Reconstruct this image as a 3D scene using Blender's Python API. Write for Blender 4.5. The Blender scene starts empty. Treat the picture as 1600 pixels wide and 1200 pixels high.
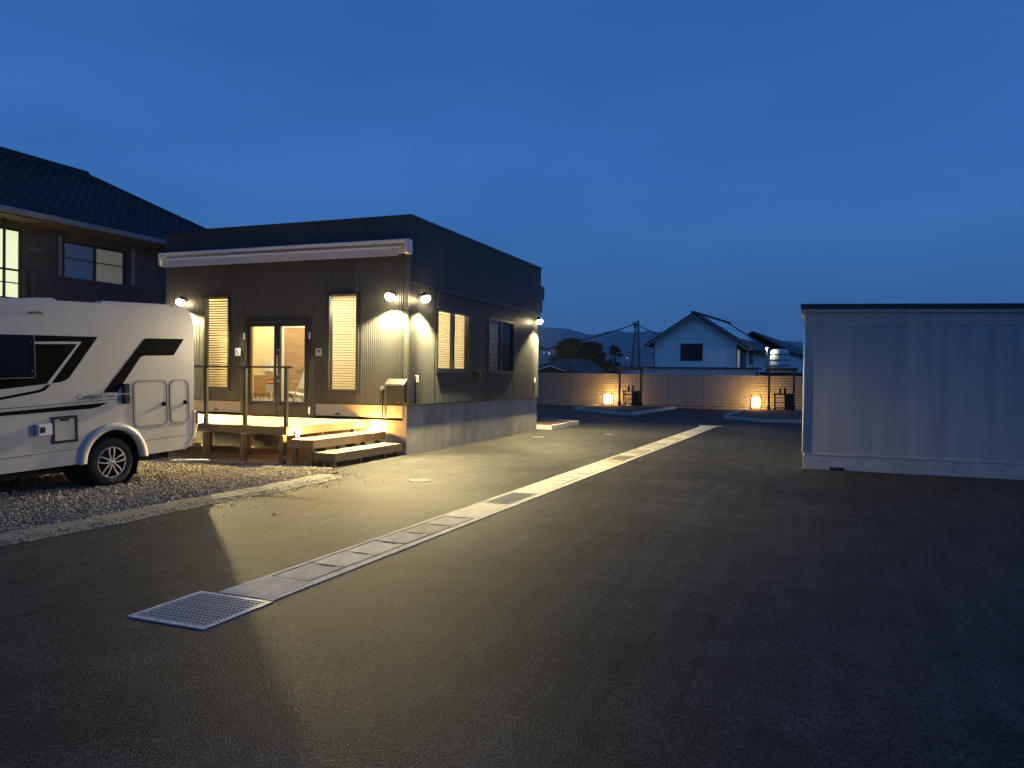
import bpy, bmesh, math, random
from mathutils import Vector, Matrix
R_ = math.radians
random.seed(7)
scene = bpy.context.scene
col = scene.collection

# ------------------------------------------------------------------ camera
F, H = 1215.0, 1.65                       # focal length in photo pixels, eye height
YAW, PITCH, ROLL = 21.15, -0.62, 0.7
CR = (Matrix.Rotation(R_(YAW), 3, 'Z') @ Matrix.Rotation(R_(90 + PITCH), 3, 'X') @ Matrix.Rotation(R_(ROLL), 3, 'Z'))
CP = Vector((0, 0, H))
cam = bpy.data.cameras.new('camera')
camo = bpy.data.objects.new('camera', cam); col.objects.link(camo)
cam.sensor_fit = 'HORIZONTAL'; cam.sensor_width = 36.0; cam.lens = 36.0 * F / 1600.0
cam.clip_start = 0.05; cam.clip_end = 30000
camo.matrix_world = Matrix.Translation(CP) @ CR.to_4x4()
scene.camera = camo

# ------------------------------------------------------------------ sky, faint afterglow sun, exposure
w = bpy.data.worlds.new('World'); scene.world = w; w.use_nodes = True
nt = w.node_tree; nt.nodes.clear()
wo = nt.nodes.new('ShaderNodeOutputWorld'); bg = nt.nodes.new('ShaderNodeBackground')
# blue hour: even in every direction, palest just above the hills, deeper overhead
sky = nt.nodes.new('ShaderNodeValToRGB')
els = sky.color_ramp.elements
els[0].position = 0.0; els[0].color = (.075, .215, .52, 1)
els[1].position = 1.0; els[1].color = (.014, .066, .235, 1)
for ps, c in ((.10, (.056, .180, .47, 1)), (.24, (.041, .160, .480, 1)), (.50, (.025, .108, .350, 1))):
    e = els.new(ps); e.color = c
tc = nt.nodes.new('ShaderNodeTexCoord')
cl = nt.nodes.new('ShaderNodeTexNoise'); cl.inputs['Scale'].default_value = 2.6; cl.inputs['Detail'].default_value = 6
mp = nt.nodes.new('ShaderNodeMapping'); mp.inputs['Scale'].default_value = (1, 1, 3.5)
nt.links.new(tc.outputs['Generated'], mp.inputs['Vector']); nt.links.new(mp.outputs['Vector'], cl.inputs['Vector'])
cr = nt.nodes.new('ShaderNodeValToRGB')
cr.color_ramp.elements[0].position = .35; cr.color_ramp.elements[0].color = (.93, .94, .95, 1)
cr.color_ramp.elements[1].position = .70; cr.color_ramp.elements[1].color = (1.19, 1.15, 1.12, 1)
nt.links.new(cl.outputs['Fac'], cr.inputs['Fac'])
mx = nt.nodes.new('ShaderNodeMix'); mx.data_type = 'RGBA'; mx.blend_type = 'MULTIPLY'; mx.inputs['Factor'].default_value = 1
sp = nt.nodes.new('ShaderNodeSeparateXYZ'); nt.links.new(tc.outputs['Generated'], sp.inputs[0])
nt.links.new(sp.outputs['Z'], sky.inputs['Fac'])
nt.links.new(sky.outputs['Color'], mx.inputs[6]); nt.links.new(cr.outputs['Color'], mx.inputs[7])
nt.links.new(mx.outputs[2], bg.inputs['Color']); bg.inputs['Strength'].default_value = 1.04
nt.links.new(bg.outputs[0], wo.inputs['Surface'])
sl = bpy.data.lights.new('sun', 'SUN'); so = bpy.data.objects.new('sun', sl); col.objects.link(so)
sl.energy = 0.01; sl.angle = R_(40); sl.color = (.6, .75, 1)
so.rotation_euler = (R_(77), 0, R_(20)); so.location = (0, 0, 60)
vs = scene.view_settings
vs.view_transform = 'Standard'; vs.look = 'None'; vs.exposure = 0.0; vs.gamma = 1.0; vs.use_curve_mapping = False
scene.render.engine = 'CYCLES'
scene.cycles.use_denoising = True
scene.cycles.max_bounces = 6; scene.cycles.transparent_max_bounces = 12
scene.cycles.sample_clamp_indirect = 6.0
scene.cycles.volume_bounces = 1

# ------------------------------------------------------------------ pixel helpers (photo pixels, 1600x1200)
def ray(x, y): return CR @ Vector(((x - 800) / F, (600 - y) / F, -1.0))
def gz(x, y, z=0.0):
    d = ray(x, y); return CP + d * ((z - H) / d.z)
def gx(x, y, X):
    d = ray(x, y); return CP + d * (X / d.x)
def gy(x, y, Y):
    d = ray(x, y); return CP + d * (Y / d.y)
def at(x, y, dep): return CP + ray(x, y) * dep

# ------------------------------------------------------------------ materials
MATS = {}
def mat(name, c, rough=.6, metal=0, var=0.0, vscale=3.0, bump=0.0, bscale=40.0, stretch=(1, 1, 1), coat=0, spec=.5, c2=None, detail=5):
    m = bpy.data.materials.new(name); m.use_nodes = True; MATS[name] = m
    t = m.node_tree; p = t.nodes['Principled BSDF']
    p.inputs['Base Color'].default_value = (*c, 1); p.inputs['Roughness'].default_value = rough
    p.inputs['Metallic'].default_value = metal; p.inputs['Specular IOR Level'].default_value = spec
    p.inputs['Coat Weight'].default_value = coat
    if var or bump or c2:
        co = t.nodes.new('ShaderNodeTexCoord'); ma = t.nodes.new('ShaderNodeMapping')
        ma.inputs['Scale'].default_value = stretch
        t.links.new(co.outputs['Object'], ma.inputs['Vector'])
    if var or c2:
        n = t.nodes.new('ShaderNodeTexNoise'); n.inputs['Scale'].default_value = vscale; n.inputs['Detail'].default_value = detail
        t.links.new(ma.outputs['Vector'], n.inputs['Vector'])
        r = t.nodes.new('ShaderNodeValToRGB')
        r.color_ramp.elements[0].position = .3; r.color_ramp.elements[1].position = .7
        a = c2 if c2 else tuple(max(0, x * (1 - var)) for x in c)
        b = c if c2 else tuple(min(1, x * (1 + var)) for x in c)
        r.color_ramp.elements[0].color = (*a, 1); r.color_ramp.elements[1].color = (*b, 1)
        t.links.new(n.outputs['Fac'], r.inputs['Fac']); t.links.new(r.outputs['Color'], p.inputs['Base Color'])
    if bump:
        n2 = t.nodes.new('ShaderNodeTexNoise'); n2.inputs['Scale'].default_value = bscale; n2.inputs['Detail'].default_value = 3
        t.links.new(ma.outputs['Vector'], n2.inputs['Vector'])
        b2 = t.nodes.new('ShaderNodeBump'); b2.inputs['Strength'].default_value = bump; b2.inputs['Distance'].default_value = .02
        t.links.new(n2.outputs['Fac'], b2.inputs['Height']); t.links.new(b2.outputs['Normal'], p.inputs['Normal'])
    return m
def emis(name, c, s):
    m = bpy.data.materials.new(name); m.use_nodes = True; t = m.node_tree
    p = t.nodes['Principled BSDF']; p.inputs['Base Color'].default_value = (*[min(1, x) for x in c], 1)
    p.inputs['Emission Color'].default_value = (*c, 1); p.inputs['Emission Strength'].default_value = s
    MATS[name] = m; return m
def glassmat(name, tint=(1, 1, 1), refl=1.0):
    m = bpy.data.materials.new(name); m.use_nodes = True; t = m.node_tree; t.nodes.clear()
    o = t.nodes.new('ShaderNodeOutputMaterial'); g = t.nodes.new('ShaderNodeBsdfGlossy'); tr = t.nodes.new('ShaderNodeBsdfTransparent')
    g.inputs['Roughness'].default_value = .03; tr.inputs['Color'].default_value = (*tint, 1)
    lw = t.nodes.new('ShaderNodeLayerWeight'); lw.inputs['Blend'].default_value = .5
    fr = t.nodes.new('ShaderNodeMath'); fr.operation = 'POWER'; fr.inputs[1].default_value = 5.0; t.links.new(lw.outputs['Facing'], fr.inputs[0])
    mu = t.nodes.new('ShaderNodeMath'); mu.operation = 'MULTIPLY_ADD'; mu.inputs[1].default_value = .96 * refl; mu.inputs[2].default_value = .04 * refl
    ms = t.nodes.new('ShaderNodeMixShader')
    t.links.new(fr.outputs[0], mu.inputs[0]); t.links.new(mu.outputs[0], ms.inputs[0])
    t.links.new(tr.outputs[0], ms.inputs[1]); t.links.new(g.outputs[0], ms.inputs[2]); t.links.new(ms.outputs[0], o.inputs[0])
    MATS[name] = m; return m

mat('siding', (.036, .038, .040), .45, .0, var=.12, vscale=1.2, spec=.5)
mat('flashing', (.018, .019, .021), .35, 0, var=.15)
mat('black_frame', (.012, .012, .013), .35, 0, var=.2, vscale=6)
mat('plinth', (.29, .28, .27), .85, 0, var=.24, vscale=2.5, bump=.25, bscale=60, stretch=(1, 1, .4))
mat('white_paint', (.72, .72, .70), .4, 0, var=.05)
mat('fabric_grey', (.40, .41, .43), .9, 0, var=.08, vscale=6)
mat('cream_wall', (.74, .66, .46), .8, 0, var=.04)
mat('door_wood', (.36, .235, .11), .5, 0, var=.25, vscale=5, stretch=(.6, 1, 9))
mat('floor_wood', (.42, .27, .13), .5, 0, var=.25, vscale=4, stretch=(1, 8, 1))
mat('blind', (.38, .235, .085), .55, 0, var=.15, vscale=5)
mat('blind_pale', (.80, .76, .58), .6, 0, var=.08)
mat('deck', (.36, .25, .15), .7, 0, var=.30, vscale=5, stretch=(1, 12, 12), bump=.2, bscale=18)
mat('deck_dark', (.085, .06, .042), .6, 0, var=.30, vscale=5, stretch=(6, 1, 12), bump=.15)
mat('steel_dark', (.016, .015, .014), .5, 0, var=.2, spec=.3)
mat('steel', (.45, .45, .45), .35, .9, var=.1)
mat('galv', (.46, .48, .50), .55, .15, var=.30, vscale=14, bump=.1)
mat('concrete', (.47, .445, .40), .85, 0, var=.30, vscale=5, bump=.3, bscale=55, detail=8)
mat('concrete_b', (.46, .42, .36), .85, 0, c2=(.30, .235, .17), vscale=4.5, bump=.3, bscale=55, detail=8)
mat('concrete_c', (.53, .50, .44), .8, 0, var=.28, vscale=4.2, bump=.3, bscale=55, detail=8)
mat('slab', (.42, .33, .23), .85, 0, var=.18, vscale=2)
mat('dark_void', (.006, .006, .007), .9)  # near-black: shade of pits, gaps and holes put into the colour
mat('kerb', (.42, .42, .42), .85, 0, var=.18, vscale=4, bump=.3)
mat('soil', (.085, .048, .036), .95, 0, var=.5, vscale=22, bump=.8, bscale=30)
mat('fence_wood', (.27, .23, .18), .75, 0, var=.28, vscale=4, stretch=(.7, 6, 9), bump=.2)
mat('post_wood', (.17, .12, .08), .7, 0, var=.25, vscale=4, stretch=(6, 6, .7))
mat('body_white', (.57, .53, .46), .25, 0, coat=.4, var=.05, vscale=2.5, stretch=(1, 1, .3))
mat('body_trim', (.50, .49, .47), .35, 0, var=.05)
mat('decal_black', (.005, .005, .005), .7, 0, var=.2, spec=.03)
mat('decal_grey', (.11, .105, .10), .4, 0)
mat('decal_tan', (.32, .22, .15), .5, 0)
mat('rubber', (.016, .015, .014), .85, 0, var=.3, vscale=20, bump=.3)
mat('alloy', (.70, .68, .63), .25, .85, var=.05)
mat('red_lens', (.35, .01, .01), .15, 0, coat=.6)
mat('amber_lens', (.7, .22, .02), .15, 0, coat=.6)
mat('win_black', (.006, .007, .008), .15, 0, spec=.3)
mat('blue_box', (.16, .22, .36), .4)
mat('shed_panel', (.36, .36, .36), .5, 0, var=.12, vscale=.8, stretch=(6, 1, .35), bump=.05, bscale=30)
mat('shed_base', (.40, .40, .40), .8, 0, var=.14, vscale=3, bump=.3)
mat('shed_roof', (.03, .035, .045), .5, 0)
mat('house_wall', (.11, .095, .085), .85, 0, var=.12, vscale=3, bump=.2)
mat('house_dark', (.035, .033, .035), .6, 0)
mat('house_lintel', (.13, .105, .07), .75, 0, var=.15)
mat('roof_tile', (.045, .046, .046), .6, 0, var=.35, vscale=7)
mat('gutter', (.27, .26, .24), .5, 0, var=.1)
mat('curtain_old', (.62, .60, .52), .9, 0, var=.1, stretch=(1, 8, .3))
mat('curtain_blue', (.42, .44, .44), .9, 0, var=.2, stretch=(1, 10, .3))
mat('far_white', (.86, .86, .84), .8, 0, var=.07, vscale=1.5)
mat('far_roof', (.03, .03, .035), .6, 0, var=.2)
mat('solar', (.05, .07, .11), .12, 0, coat=.6, var=.1)
mat('corrugated', (.50, .53, .56), .5, 0, var=.08)
mat('bark', (.05, .04, .032), .9, 0, var=.3, bump=.4)
mat('leaf', (.045, .06, .030), .7, 0, var=.4, vscale=2)
mat('leaf_pale', (.06, .085, .05), .7, 0, var=.4, vscale=2)
mat('pole', (.20, .19, .18), .8, 0, var=.1)
mat('rock', (.10, .11, .12), .95, 0, var=.3, vscale=.004)
mat('earth', (.07, .075, .06), .95, 0, var=.3, vscale=.2)
mat('stone_a', (.30, .25, .18), .85, 0, var=.3, vscale=30)
mat('stone_b', (.16, .14, .115), .85, 0, var=.3, vscale=30)
mat('stone_c', (.46, .41, .32), .85, 0, var=.2, vscale=30)
mat('gravel_base', (.10, .092, .08), .95, 0, var=.5, vscale=30, bump=1.0, bscale=45)
mat('strip', (.165, .155, .135), .92, 0, var=.32, vscale=9, bump=.7, bscale=35)
mat('sign_white', (.75, .75, .75), .5)
mat('sign_blue', (.03, .12, .42), .5)
mat('sign_grey', (.45, .45, .44), .5)
mat('red_print', (.50, .05, .02), .5)
mat('iron', (.022, .021, .020), .75, 0, var=.4, vscale=30, bump=.4)
mat('lid_pale', (.16, .155, .145), .6, 0, var=.1)
mat('tank', (.62, .64, .60), .6, 0, var=.06)
def translucent(name, f):
    t = MATS[name].node_tree; p = t.nodes['Principled BSDF']; o = [n for n in t.nodes if n.type == 'OUTPUT_MATERIAL'][0]
    tr = t.nodes.new('ShaderNodeBsdfTranslucent'); ms = t.nodes.new('ShaderNodeMixShader'); ms.inputs[0].default_value = f
    src = p.inputs['Base Color'].links[0].from_socket; t.links.new(src, tr.inputs['Color'])
    t.links.new(p.outputs[0], ms.inputs[1]); t.links.new(tr.outputs[0], ms.inputs[2]); t.links.new(ms.outputs[0], o.inputs[0])
translucent('blind', .10); translucent('blind_pale', .55)
glassmat('glass'); glassmat('glass_dark', (.25, .27, .3))
emis('lamp_glow', (1, .78, .42), 90.0)
emis('step_glow', (1, .66, .24), 160.0)
emis('lantern_glow', (1, .64, .18), 8.0)
emis('ceiling_glow', (1, .80, .48), 9.0)
emis('house_glow', (.95, 1, .62), .85)
emis('curtain', (.62, .50, .26), .12)  # curtain itself glows, standing for the dimly lit room behind it
emis('town_glow', (.8, .86, 1), 1.2)

# asphalt: fine aggregate, faint paving streaks, worn patches
def asphalt():
    m = bpy.data.materials.new('asphalt'); m.use_nodes = True; t = m.node_tree; p = t.nodes['Principled BSDF']; MATS['asphalt'] = m
    N = t.nodes.new; L = t.links.new
    co = N('ShaderNodeTexCoord')
    vo = N('ShaderNodeTexVoronoi'); vo.inputs['Scale'].default_value = 120; L(co.outputs['Object'], vo.inputs['Vector'])
    big = N('ShaderNodeTexNoise'); big.inputs['Scale'].default_value = .55; big.inputs['Detail'].default_value = 7; L(co.outputs['Object'], big.inputs['Vector'])
    mpp = N('ShaderNodeMapping'); mpp.inputs['Scale'].default_value = (5, .35, 1); L(co.outputs['Object'], mpp.inputs['Vector'])
    st = N('ShaderNodeTexNoise'); st.inputs['Scale'].default_value = 1.3; st.inputs['Detail'].default_value = 6; L(mpp.outputs[0], st.inputs['Vector'])
    fine = N('ShaderNodeTexNoise'); fine.inputs['Scale'].default_value = 38; fine.inputs['Detail'].default_value = 4; L(co.outputs['Object'], fine.inputs['Vector'])
    def ramp(src, a, b, ca, cb):
        r = N('ShaderNodeValToRGB'); r.color_ramp.elements[0].position = a; r.color_ramp.elements[1].position = b
        r.color_ramp.elements[0].color = (ca, ca, ca, 1); r.color_ramp.elements[1].color = (cb, cb, cb, 1); L(src, r.inputs['Fac']); return r.outputs['Color']
    sep = N('ShaderNodeSeparateColor'); L(vo.outputs['Color'], sep.inputs[0])
    cells = ramp(sep.outputs[0], .0, 1.0, .30, 2.0)
    def mul(a, b):
        k = N('ShaderNodeMix'); k.data_type = 'RGBA'; k.blend_type = 'MULTIPLY'; k.inputs['Factor'].default_value = 1; L(a, k.inputs[6]); L(b, k.inputs[7]); return k.outputs[2]
    v = mul(mul(cells, ramp(big.outputs['Fac'], .3, .7, .72, 1.25)), mul(ramp(st.outputs['Fac'], .3, .7, .80, 1.20), ramp(fine.outputs['Fac'], .32, .68, .5, 1.5)))
    # stains and scuffs, one long paver joint, sparse pale grit
    sc = N('ShaderNodeTexNoise'); sc.inputs['Scale'].default_value = 2.3; sc.inputs['Detail'].default_value = 9; sc.inputs['Roughness'].default_value = .68; L(co.outputs['Object'], sc.inputs['Vector'])
    v = mul(v, ramp(sc.outputs['Fac'], .36, .62, .74, 1.16))
    oil = N('ShaderNodeTexNoise'); oil.inputs['Scale'].default_value = .9; oil.inputs['Detail'].default_value = 4
    om = N('ShaderNodeMapping'); om.inputs['Location'].default_value = (7, 3, 0); L(co.outputs['Object'], om.inputs['Vector']); L(om.outputs[0], oil.inputs['Vector'])
    v = mul(v, ramp(oil.outputs['Fac'], .27, .36, .62, 1.0))
    xy = N('ShaderNodeSeparateXYZ'); L(co.outputs['Object'], xy.inputs[0])
    wob = N('ShaderNodeMath'); wob.operation = 'MULTIPLY_ADD'; L(big.outputs['Fac'], wob.inputs[0]); wob.inputs[1].default_value = .10; L(xy.outputs['X'], wob.inputs[2])
    for xo in (-7.5 - .55,):
        sb_ = N('ShaderNodeMath'); sb_.operation = 'SUBTRACT'; L(wob.outputs[0], sb_.inputs[0]); sb_.inputs[1].default_value = xo
        ab = N('ShaderNodeMath'); ab.operation = 'ABSOLUTE'; L(sb_.outputs[0], ab.inputs[0])
        v = mul(v, ramp(ab.outputs[0], .004, .03, .84, 1.0))
    base = N('ShaderNodeMix'); base.data_type = 'RGBA'; base.blend_type = 'MULTIPLY'; base.inputs['Factor'].default_value = 1
    base.inputs[6].default_value = (.0365, .0365, .0375, 1); L(v, base.inputs[7]); L(base.outputs[2], p.inputs['Base Color'])
    L(ramp(fine.outputs['Fac'], .3, .7, .55, .8), p.inputs['Roughness'])
    p.inputs['Specular IOR Level'].default_value = .09
    b1 = N('ShaderNodeBump'); b1.inputs['Strength'].default_value = .55; b1.inputs['Distance'].default_value = .008; L(vo.outputs['Distance'], b1.inputs['Height']); b1.invert = True
    b2 = N('ShaderNodeBump'); b2.inputs['Strength'].default_value = .16; b2.inputs['Distance'].default_value = .02; L(fine.outputs['Fac'], b2.inputs['Height']); L(b1.outputs[0], b2.inputs['Normal'])
    L(b2.outputs[0], p.inputs['Normal'])
asphalt()

# ------------------------------------------------------------------ mesh builder
class MB:
    def __init__(s): s.v = []; s.f = []; s.sm = []
    def add(s, vs, fs, smooth=False):
        o = len(s.v); s.v += [Vector(q) for q in vs]; s.f += [tuple(i + o for i in q) for q in fs]; s.sm += [smooth] * len(fs); return s
    def box(s, x0, x1, y0, y1, z0, z1, M=None):
        vs = [Vector((x, y, z)) for z in (z0, z1) for y in (y0, y1) for x in (x0, x1)]
        if M: vs = [M @ q for q in vs]
        return s.add(vs, [(0, 2, 3, 1), (4, 5, 7, 6), (0, 1, 5, 4), (2, 6, 7, 3), (0, 4, 6, 2), (1, 3, 7, 5)])
    def bar(s, a, b, wx, wz=None):
        a, b = Vector(a), Vector(b); wz = wz or wx; d = (b - a).normalized()
        up = Vector((0, 0, 1)) if abs(d.z) < .95 else Vector((0, 1, 0))
        x = d.cross(up).normalized(); z = x.cross(d)
        vs = [p + x * i * wx / 2 + z * j * wz / 2 for p in (a, b) for i, j in ((-1, -1), (1, -1), (1, 1), (-1, 1))]
        return s.add(vs, [(0, 1, 2, 3), (7, 6, 5, 4), (0, 4, 5, 1), (1, 5, 6, 2), (2, 6, 7, 3), (3, 7, 4, 0)])
    def tube(s, pts, r, n=10, cap=True):
        pts = [Vector(q) for q in pts]; rr = r if isinstance(r, (list, tuple)) else [r] * len(pts); vs = []; fs = []
        for i, q in enumerate(pts):
            d = (pts[min(i + 1, len(pts) - 1)] - pts[max(i - 1, 0)]).normalized()
            up = Vector((0, 0, 1)) if abs(d.z) < .9 else Vector((0, 1, 0))
            x = d.cross(up).normalized(); z = x.cross(d)
            for k in range(n):
                a = 2 * math.pi * k / n; vs.append(q + (x * math.cos(a) + z * math.sin(a)) * rr[i])
        for i in range(len(pts) - 1):
            for k in range(n): fs.append((i * n + k, i * n + (k + 1) % n, (i + 1) * n + (k + 1) % n, (i + 1) * n + k))
        s.add(vs, fs, True)
        if cap:
            o = len(s.v) - len(vs); s.f += [tuple(o + k for k in range(n - 1, -1, -1)), tuple(o + (len(pts) - 1) * n + k for k in range(n))]; s.sm += [False, False]
        return s
    def prism(s, poly, fn, a, b, smooth=False):
        """poly: list of 2-D points; fn(u, v, t) -> 3-D; extruded t = a..b"""
        n = len(poly); vs = [fn(u, v, a) for u, v in poly] + [fn(u, v, b) for u, v in poly]
        s.add(vs, [tuple(range(n - 1, -1, -1)), tuple(range(n, 2 * n))])
        o = len(s.v) - 2 * n
        for k in range(n): s.f.append((o + k, o + (k + 1) % n, o + n + (k + 1) % n, o + n + k)); s.sm.append(smooth)
        return s
    def lathe(s, prof, M, n=32):
        """prof: (radius, axial) ring list; axis = local X through M"""
        vs = []; fs = []
        for r, a in prof:
            for k in range(n):
                t = 2 * math.pi * k / n; vs.append(M @ Vector((a, r * math.cos(t), r * math.sin(t))))
        for i in range(len(prof) - 1):
            for k in range(n): fs.append((i * n + k, i * n + (k + 1) % n, (i + 1) * n + (k + 1) % n, (i + 1) * n + k))
        return s.add(vs, fs, True)
    def mesh(s, name, m, off=None):
        me = bpy.data.meshes.new(name); o = off or Vector((0, 0, 0))
        me.from_pydata([tuple(q - o) for q in s.v], [], s.f); me.update()
        bm = bmesh.new(); bm.from_mesh(me); bmesh.ops.recalc_face_normals(bm, faces=bm.faces); bm.to_mesh(me); bm.free()
        me.polygons.foreach_set('use_smooth', s.sm)
        me.materials.append(MATS[m]); return me
    def build(s, name, m, parent=None, local=False, bevel=0, seg=2):
        """vertices in world space (or in the parent's own space when local)"""
        par = parent
        base = Vector((0, 0, 0))
        if par is not None and not local: base = WORLD[par.name]
        if par is None:
            xs = [q.x for q in s.v]; ys = [q.y for q in s.v]; zs = [q.z for q in s.v]
            base = Vector(((min(xs) + max(xs)) / 2, (min(ys) + max(ys)) / 2, min(zs)))
        me = s.mesh(name, m, base)
        o = bpy.data.objects.new(name, me); col.objects.link(o)
        if par is not None: o.parent = par; WORLD[o.name] = base
        else: o.location = base; WORLD[o.name] = base
        if bevel:
            b = o.modifiers.new('bevel', 'BEVEL'); b.width = bevel; b.segments = seg; b.limit_method = 'ANGLE'; b.angle_limit = R_(40)
        return o
WORLD = {}
def tag(o, label=None, cat=None, group=None, kind=None):
    if label: o['label'] = label
    if cat: o['category'] = cat
    if group: o['group'] = group
    if kind: o['kind'] = kind
    return o
def thing(name, loc, label, cat, group=None, rot=None):
    o = bpy.data.objects.new(name, None); col.objects.link(o); o.location = loc; o.empty_display_size = .2
    if rot is not None: o.matrix_world = Matrix.Translation(Vector(loc)) @ rot.to_4x4()
    WORLD[o.name] = Vector(loc)
    return tag(o, label, cat, group)
def inst(name, me, parent, loc, rot=None):
    """one more piece that shares mesh data; loc in world space"""
    o = bpy.data.objects.new(name, me); col.objects.link(o)
    if parent is not None: o.parent = parent; o.location = Vector(loc) - WORLD[parent.name]
    else: o.location = loc
    WORLD[o.name] = Vector(loc)
    if rot: o.rotation_euler = rot
    return o
def copy_tree(src, delta, label=None):
    c = src.copy(); col.objects.link(c); c.location = src.location + Vector(delta)
    WORLD[c.name] = WORLD[src.name] + Vector(delta)
    if label: c['label'] = label
    for ch in src.children:
        d = ch.copy(); col.objects.link(d); d.parent = c
        for g in ch.children:
            e = g.copy(); col.objects.link(e); e.parent = d
    return c
def spot(name, loc, aim, power, color, size, blend, rad, parent=None):
    l = bpy.data.lights.new(name, 'SPOT'); l.energy = power; l.color = color; l.spot_size = R_(size); l.spot_blend = blend; l.shadow_soft_size = rad
    o = bpy.data.objects.new(name, l); col.objects.link(o)
    o.rotation_euler = Vector(aim).to_track_quat('-Z', 'Y').to_euler()
    if parent is not None: o.parent = parent; o.location = Vector(loc) - WORLD[parent.name]
    else: o.location = loc
    return o
def point(name, loc, power, color, rad, parent=None):
    l = bpy.data.lights.new(name, 'POINT'); l.energy = power; l.color = color; l.shadow_soft_size = rad
    o = bpy.data.objects.new(name, l); col.objects.link(o)
    if parent is not None: o.parent = parent; o.location = Vector(loc) - WORLD[parent.name]
    else: o.location = loc
    return o
def poly_sheet(name, m, pts, z):
    b = MB(); b.add([(x, y, z) for x, y in pts], [tuple(range(len(pts)))]); return b.build(name, m)

# ================================================================== SETTING
# the ground sheet out to the horizon, the paved yard, the gravel bay
tag(poly_sheet('ground', 'earth', [(-4400, -300), (4400, -300), (4400, 4400), (-4400, 4400)], -.05), kind='structure')
tag(poly_sheet('asphalt_yard', 'asphalt', [(-30, -25), (45, -25), (45, 43.2), (-30, 43.2)], 0), kind='structure')
EX0, EX1 = -6.95, -6.88                                   # edge between gravel and asphalt
def edge_x(y): return -6.99 + (y - 5) * .022 + .025 * math.sin(y * 2.3) + .015 * math.sin(y * 7.1 + 1)
ys = [-6 + i * .25 for i in range(70)]
ys = [y for y in ys if y <= 11.0]
gb = MB(); n = len(ys)
gb.add([(-22, y, .012) for y in ys] + [(edge_x(y) - .42, y, .012) for y in ys], [(i, i + 1, n + i + 1, n + i) for i in range(n - 1)])
tag(gb.build('gravel_bay', 'gravel_base'), kind='structure')
# low rough mortar strip along the gravel edge
sb = MB(); rows = [(-.62, .013), (-.45, .035), (-.28, .045), (-.10, .034), (0, .004)]
yy = [-6 + i * .07 for i in range(int(16.6 / .07))]
vs_ = []
for y in yy:
    for dx, z in rows:
        j = random.uniform(-.012, .012)
        vs_.append((edge_x(y) + dx + j * (1.6 if dx == 0 else .6), y, max(.003, z + j * (.45 if z > .01 else .1))))
k = len(rows)
sb.add(vs_, [(i * k + c, (i + 1) * k + c, (i + 1) * k + c + 1, i * k + c + 1) for i in range(len(yy) - 1) for c in range(k - 1)])
tag(sb.build('mortar_strip', 'strip'), kind='structure')
# loose stones
def stones(name, m, cnt, smin, smax, fn):
    b = MB(); V = b.v; Fc = b.f
    for _ in range(cnt):
        x, y, z = fn(); s = random.uniform(smin, smax); a = random.uniform(0, 6.28); ca, sa = math.cos(a), math.sin(a)
        o = len(V)
        pts = [(1, 0, 0), (-.9, .1, 0), (.1, .75, 0), (-.1, -.8, 0), (.15, .1, .6), (0, 0, -.5)]
        for px, py, pz in pts:
            px *= random.uniform(.75, 1.2); py *= random.uniform(.75, 1.2); pz *= random.uniform(.7, 1.25)
            V.append(Vector((x + s * (px * ca - py * sa), y + s * (px * sa + py * ca), z + s * pz)))
        Fc += [tuple(o + i for i in t) for t in ((0, 2, 4), (2, 1, 4), (1, 3, 4), (3, 0, 4), (2, 0, 5), (1, 2, 5), (3, 1, 5), (0, 3, 5))]
        b.sm += [False] * 8
    return tag(b.build(name, m), kind='stuff')
def gpos():
    y = random.uniform(4.0, 11.3) if random.random() < .85 else random.uniform(2, 5); 
    x = edge_x(y) - .40 - abs(random.gauss(0, 1.0)) * 2.2
    if y > 10.9: x -= .3
    return x, y, .018 + random.random() * .018
stones('gravel', 'stone_a', 15000, .012, .030, gpos)
stones('gravel', 'stone_b', 13000, .012, .030, gpos)
stones('gravel', 'stone_c', 4500, .010, .028, gpos)
stones('gravel', 'stone_a', 700, .026, .045, gpos)
def spos():
    y = random.uniform(-2, 10.8); return edge_x(y) + random.gauss(-.08, .16) - .05 + (abs(random.gauss(0, .5)) if random.random() < .10 else 0), y, .02
stones('gravel', 'stone_b', 1800, .006, .018, lambda: (lambda p: (p[0], p[1], .007 if p[0] > edge_x(p[1]) else .035))(spos()))

# ------------------------------------------------------------------ drain across the yard
DA, DB = Vector((-3.86, 4.60, 0)), Vector((-3.27, 27.3, 0)); dd = (DB - DA).normalized(); dn = Vector((dd.y, -dd.x, 0)); DL = (DB - DA).length
dang = math.atan2(-dd.x, dd.y)
drain = thing('drain_channel', DA, 'long pale concrete drain channel crossing the asphalt with slab covers', 'drain')
DM = Matrix.Translation(DA) @ Matrix.Rotation(dang, 4, 'Z')
W2 = .255
for sx in (-1, 1):
    MB().box(*(sorted((sx * W2, sx * (W2 - (.045 if sx < 0 else .085))))), 0, DL, -.02, .0085, M=DM).build('channel_edge', 'concrete_c', drain)
MB().box(-W2 + .046, W2 - .046, 0, DL, -.02, -.004 + .006, M=DM).build('channel_bed', 'dark_void', drain)
random.seed(3)
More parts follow.
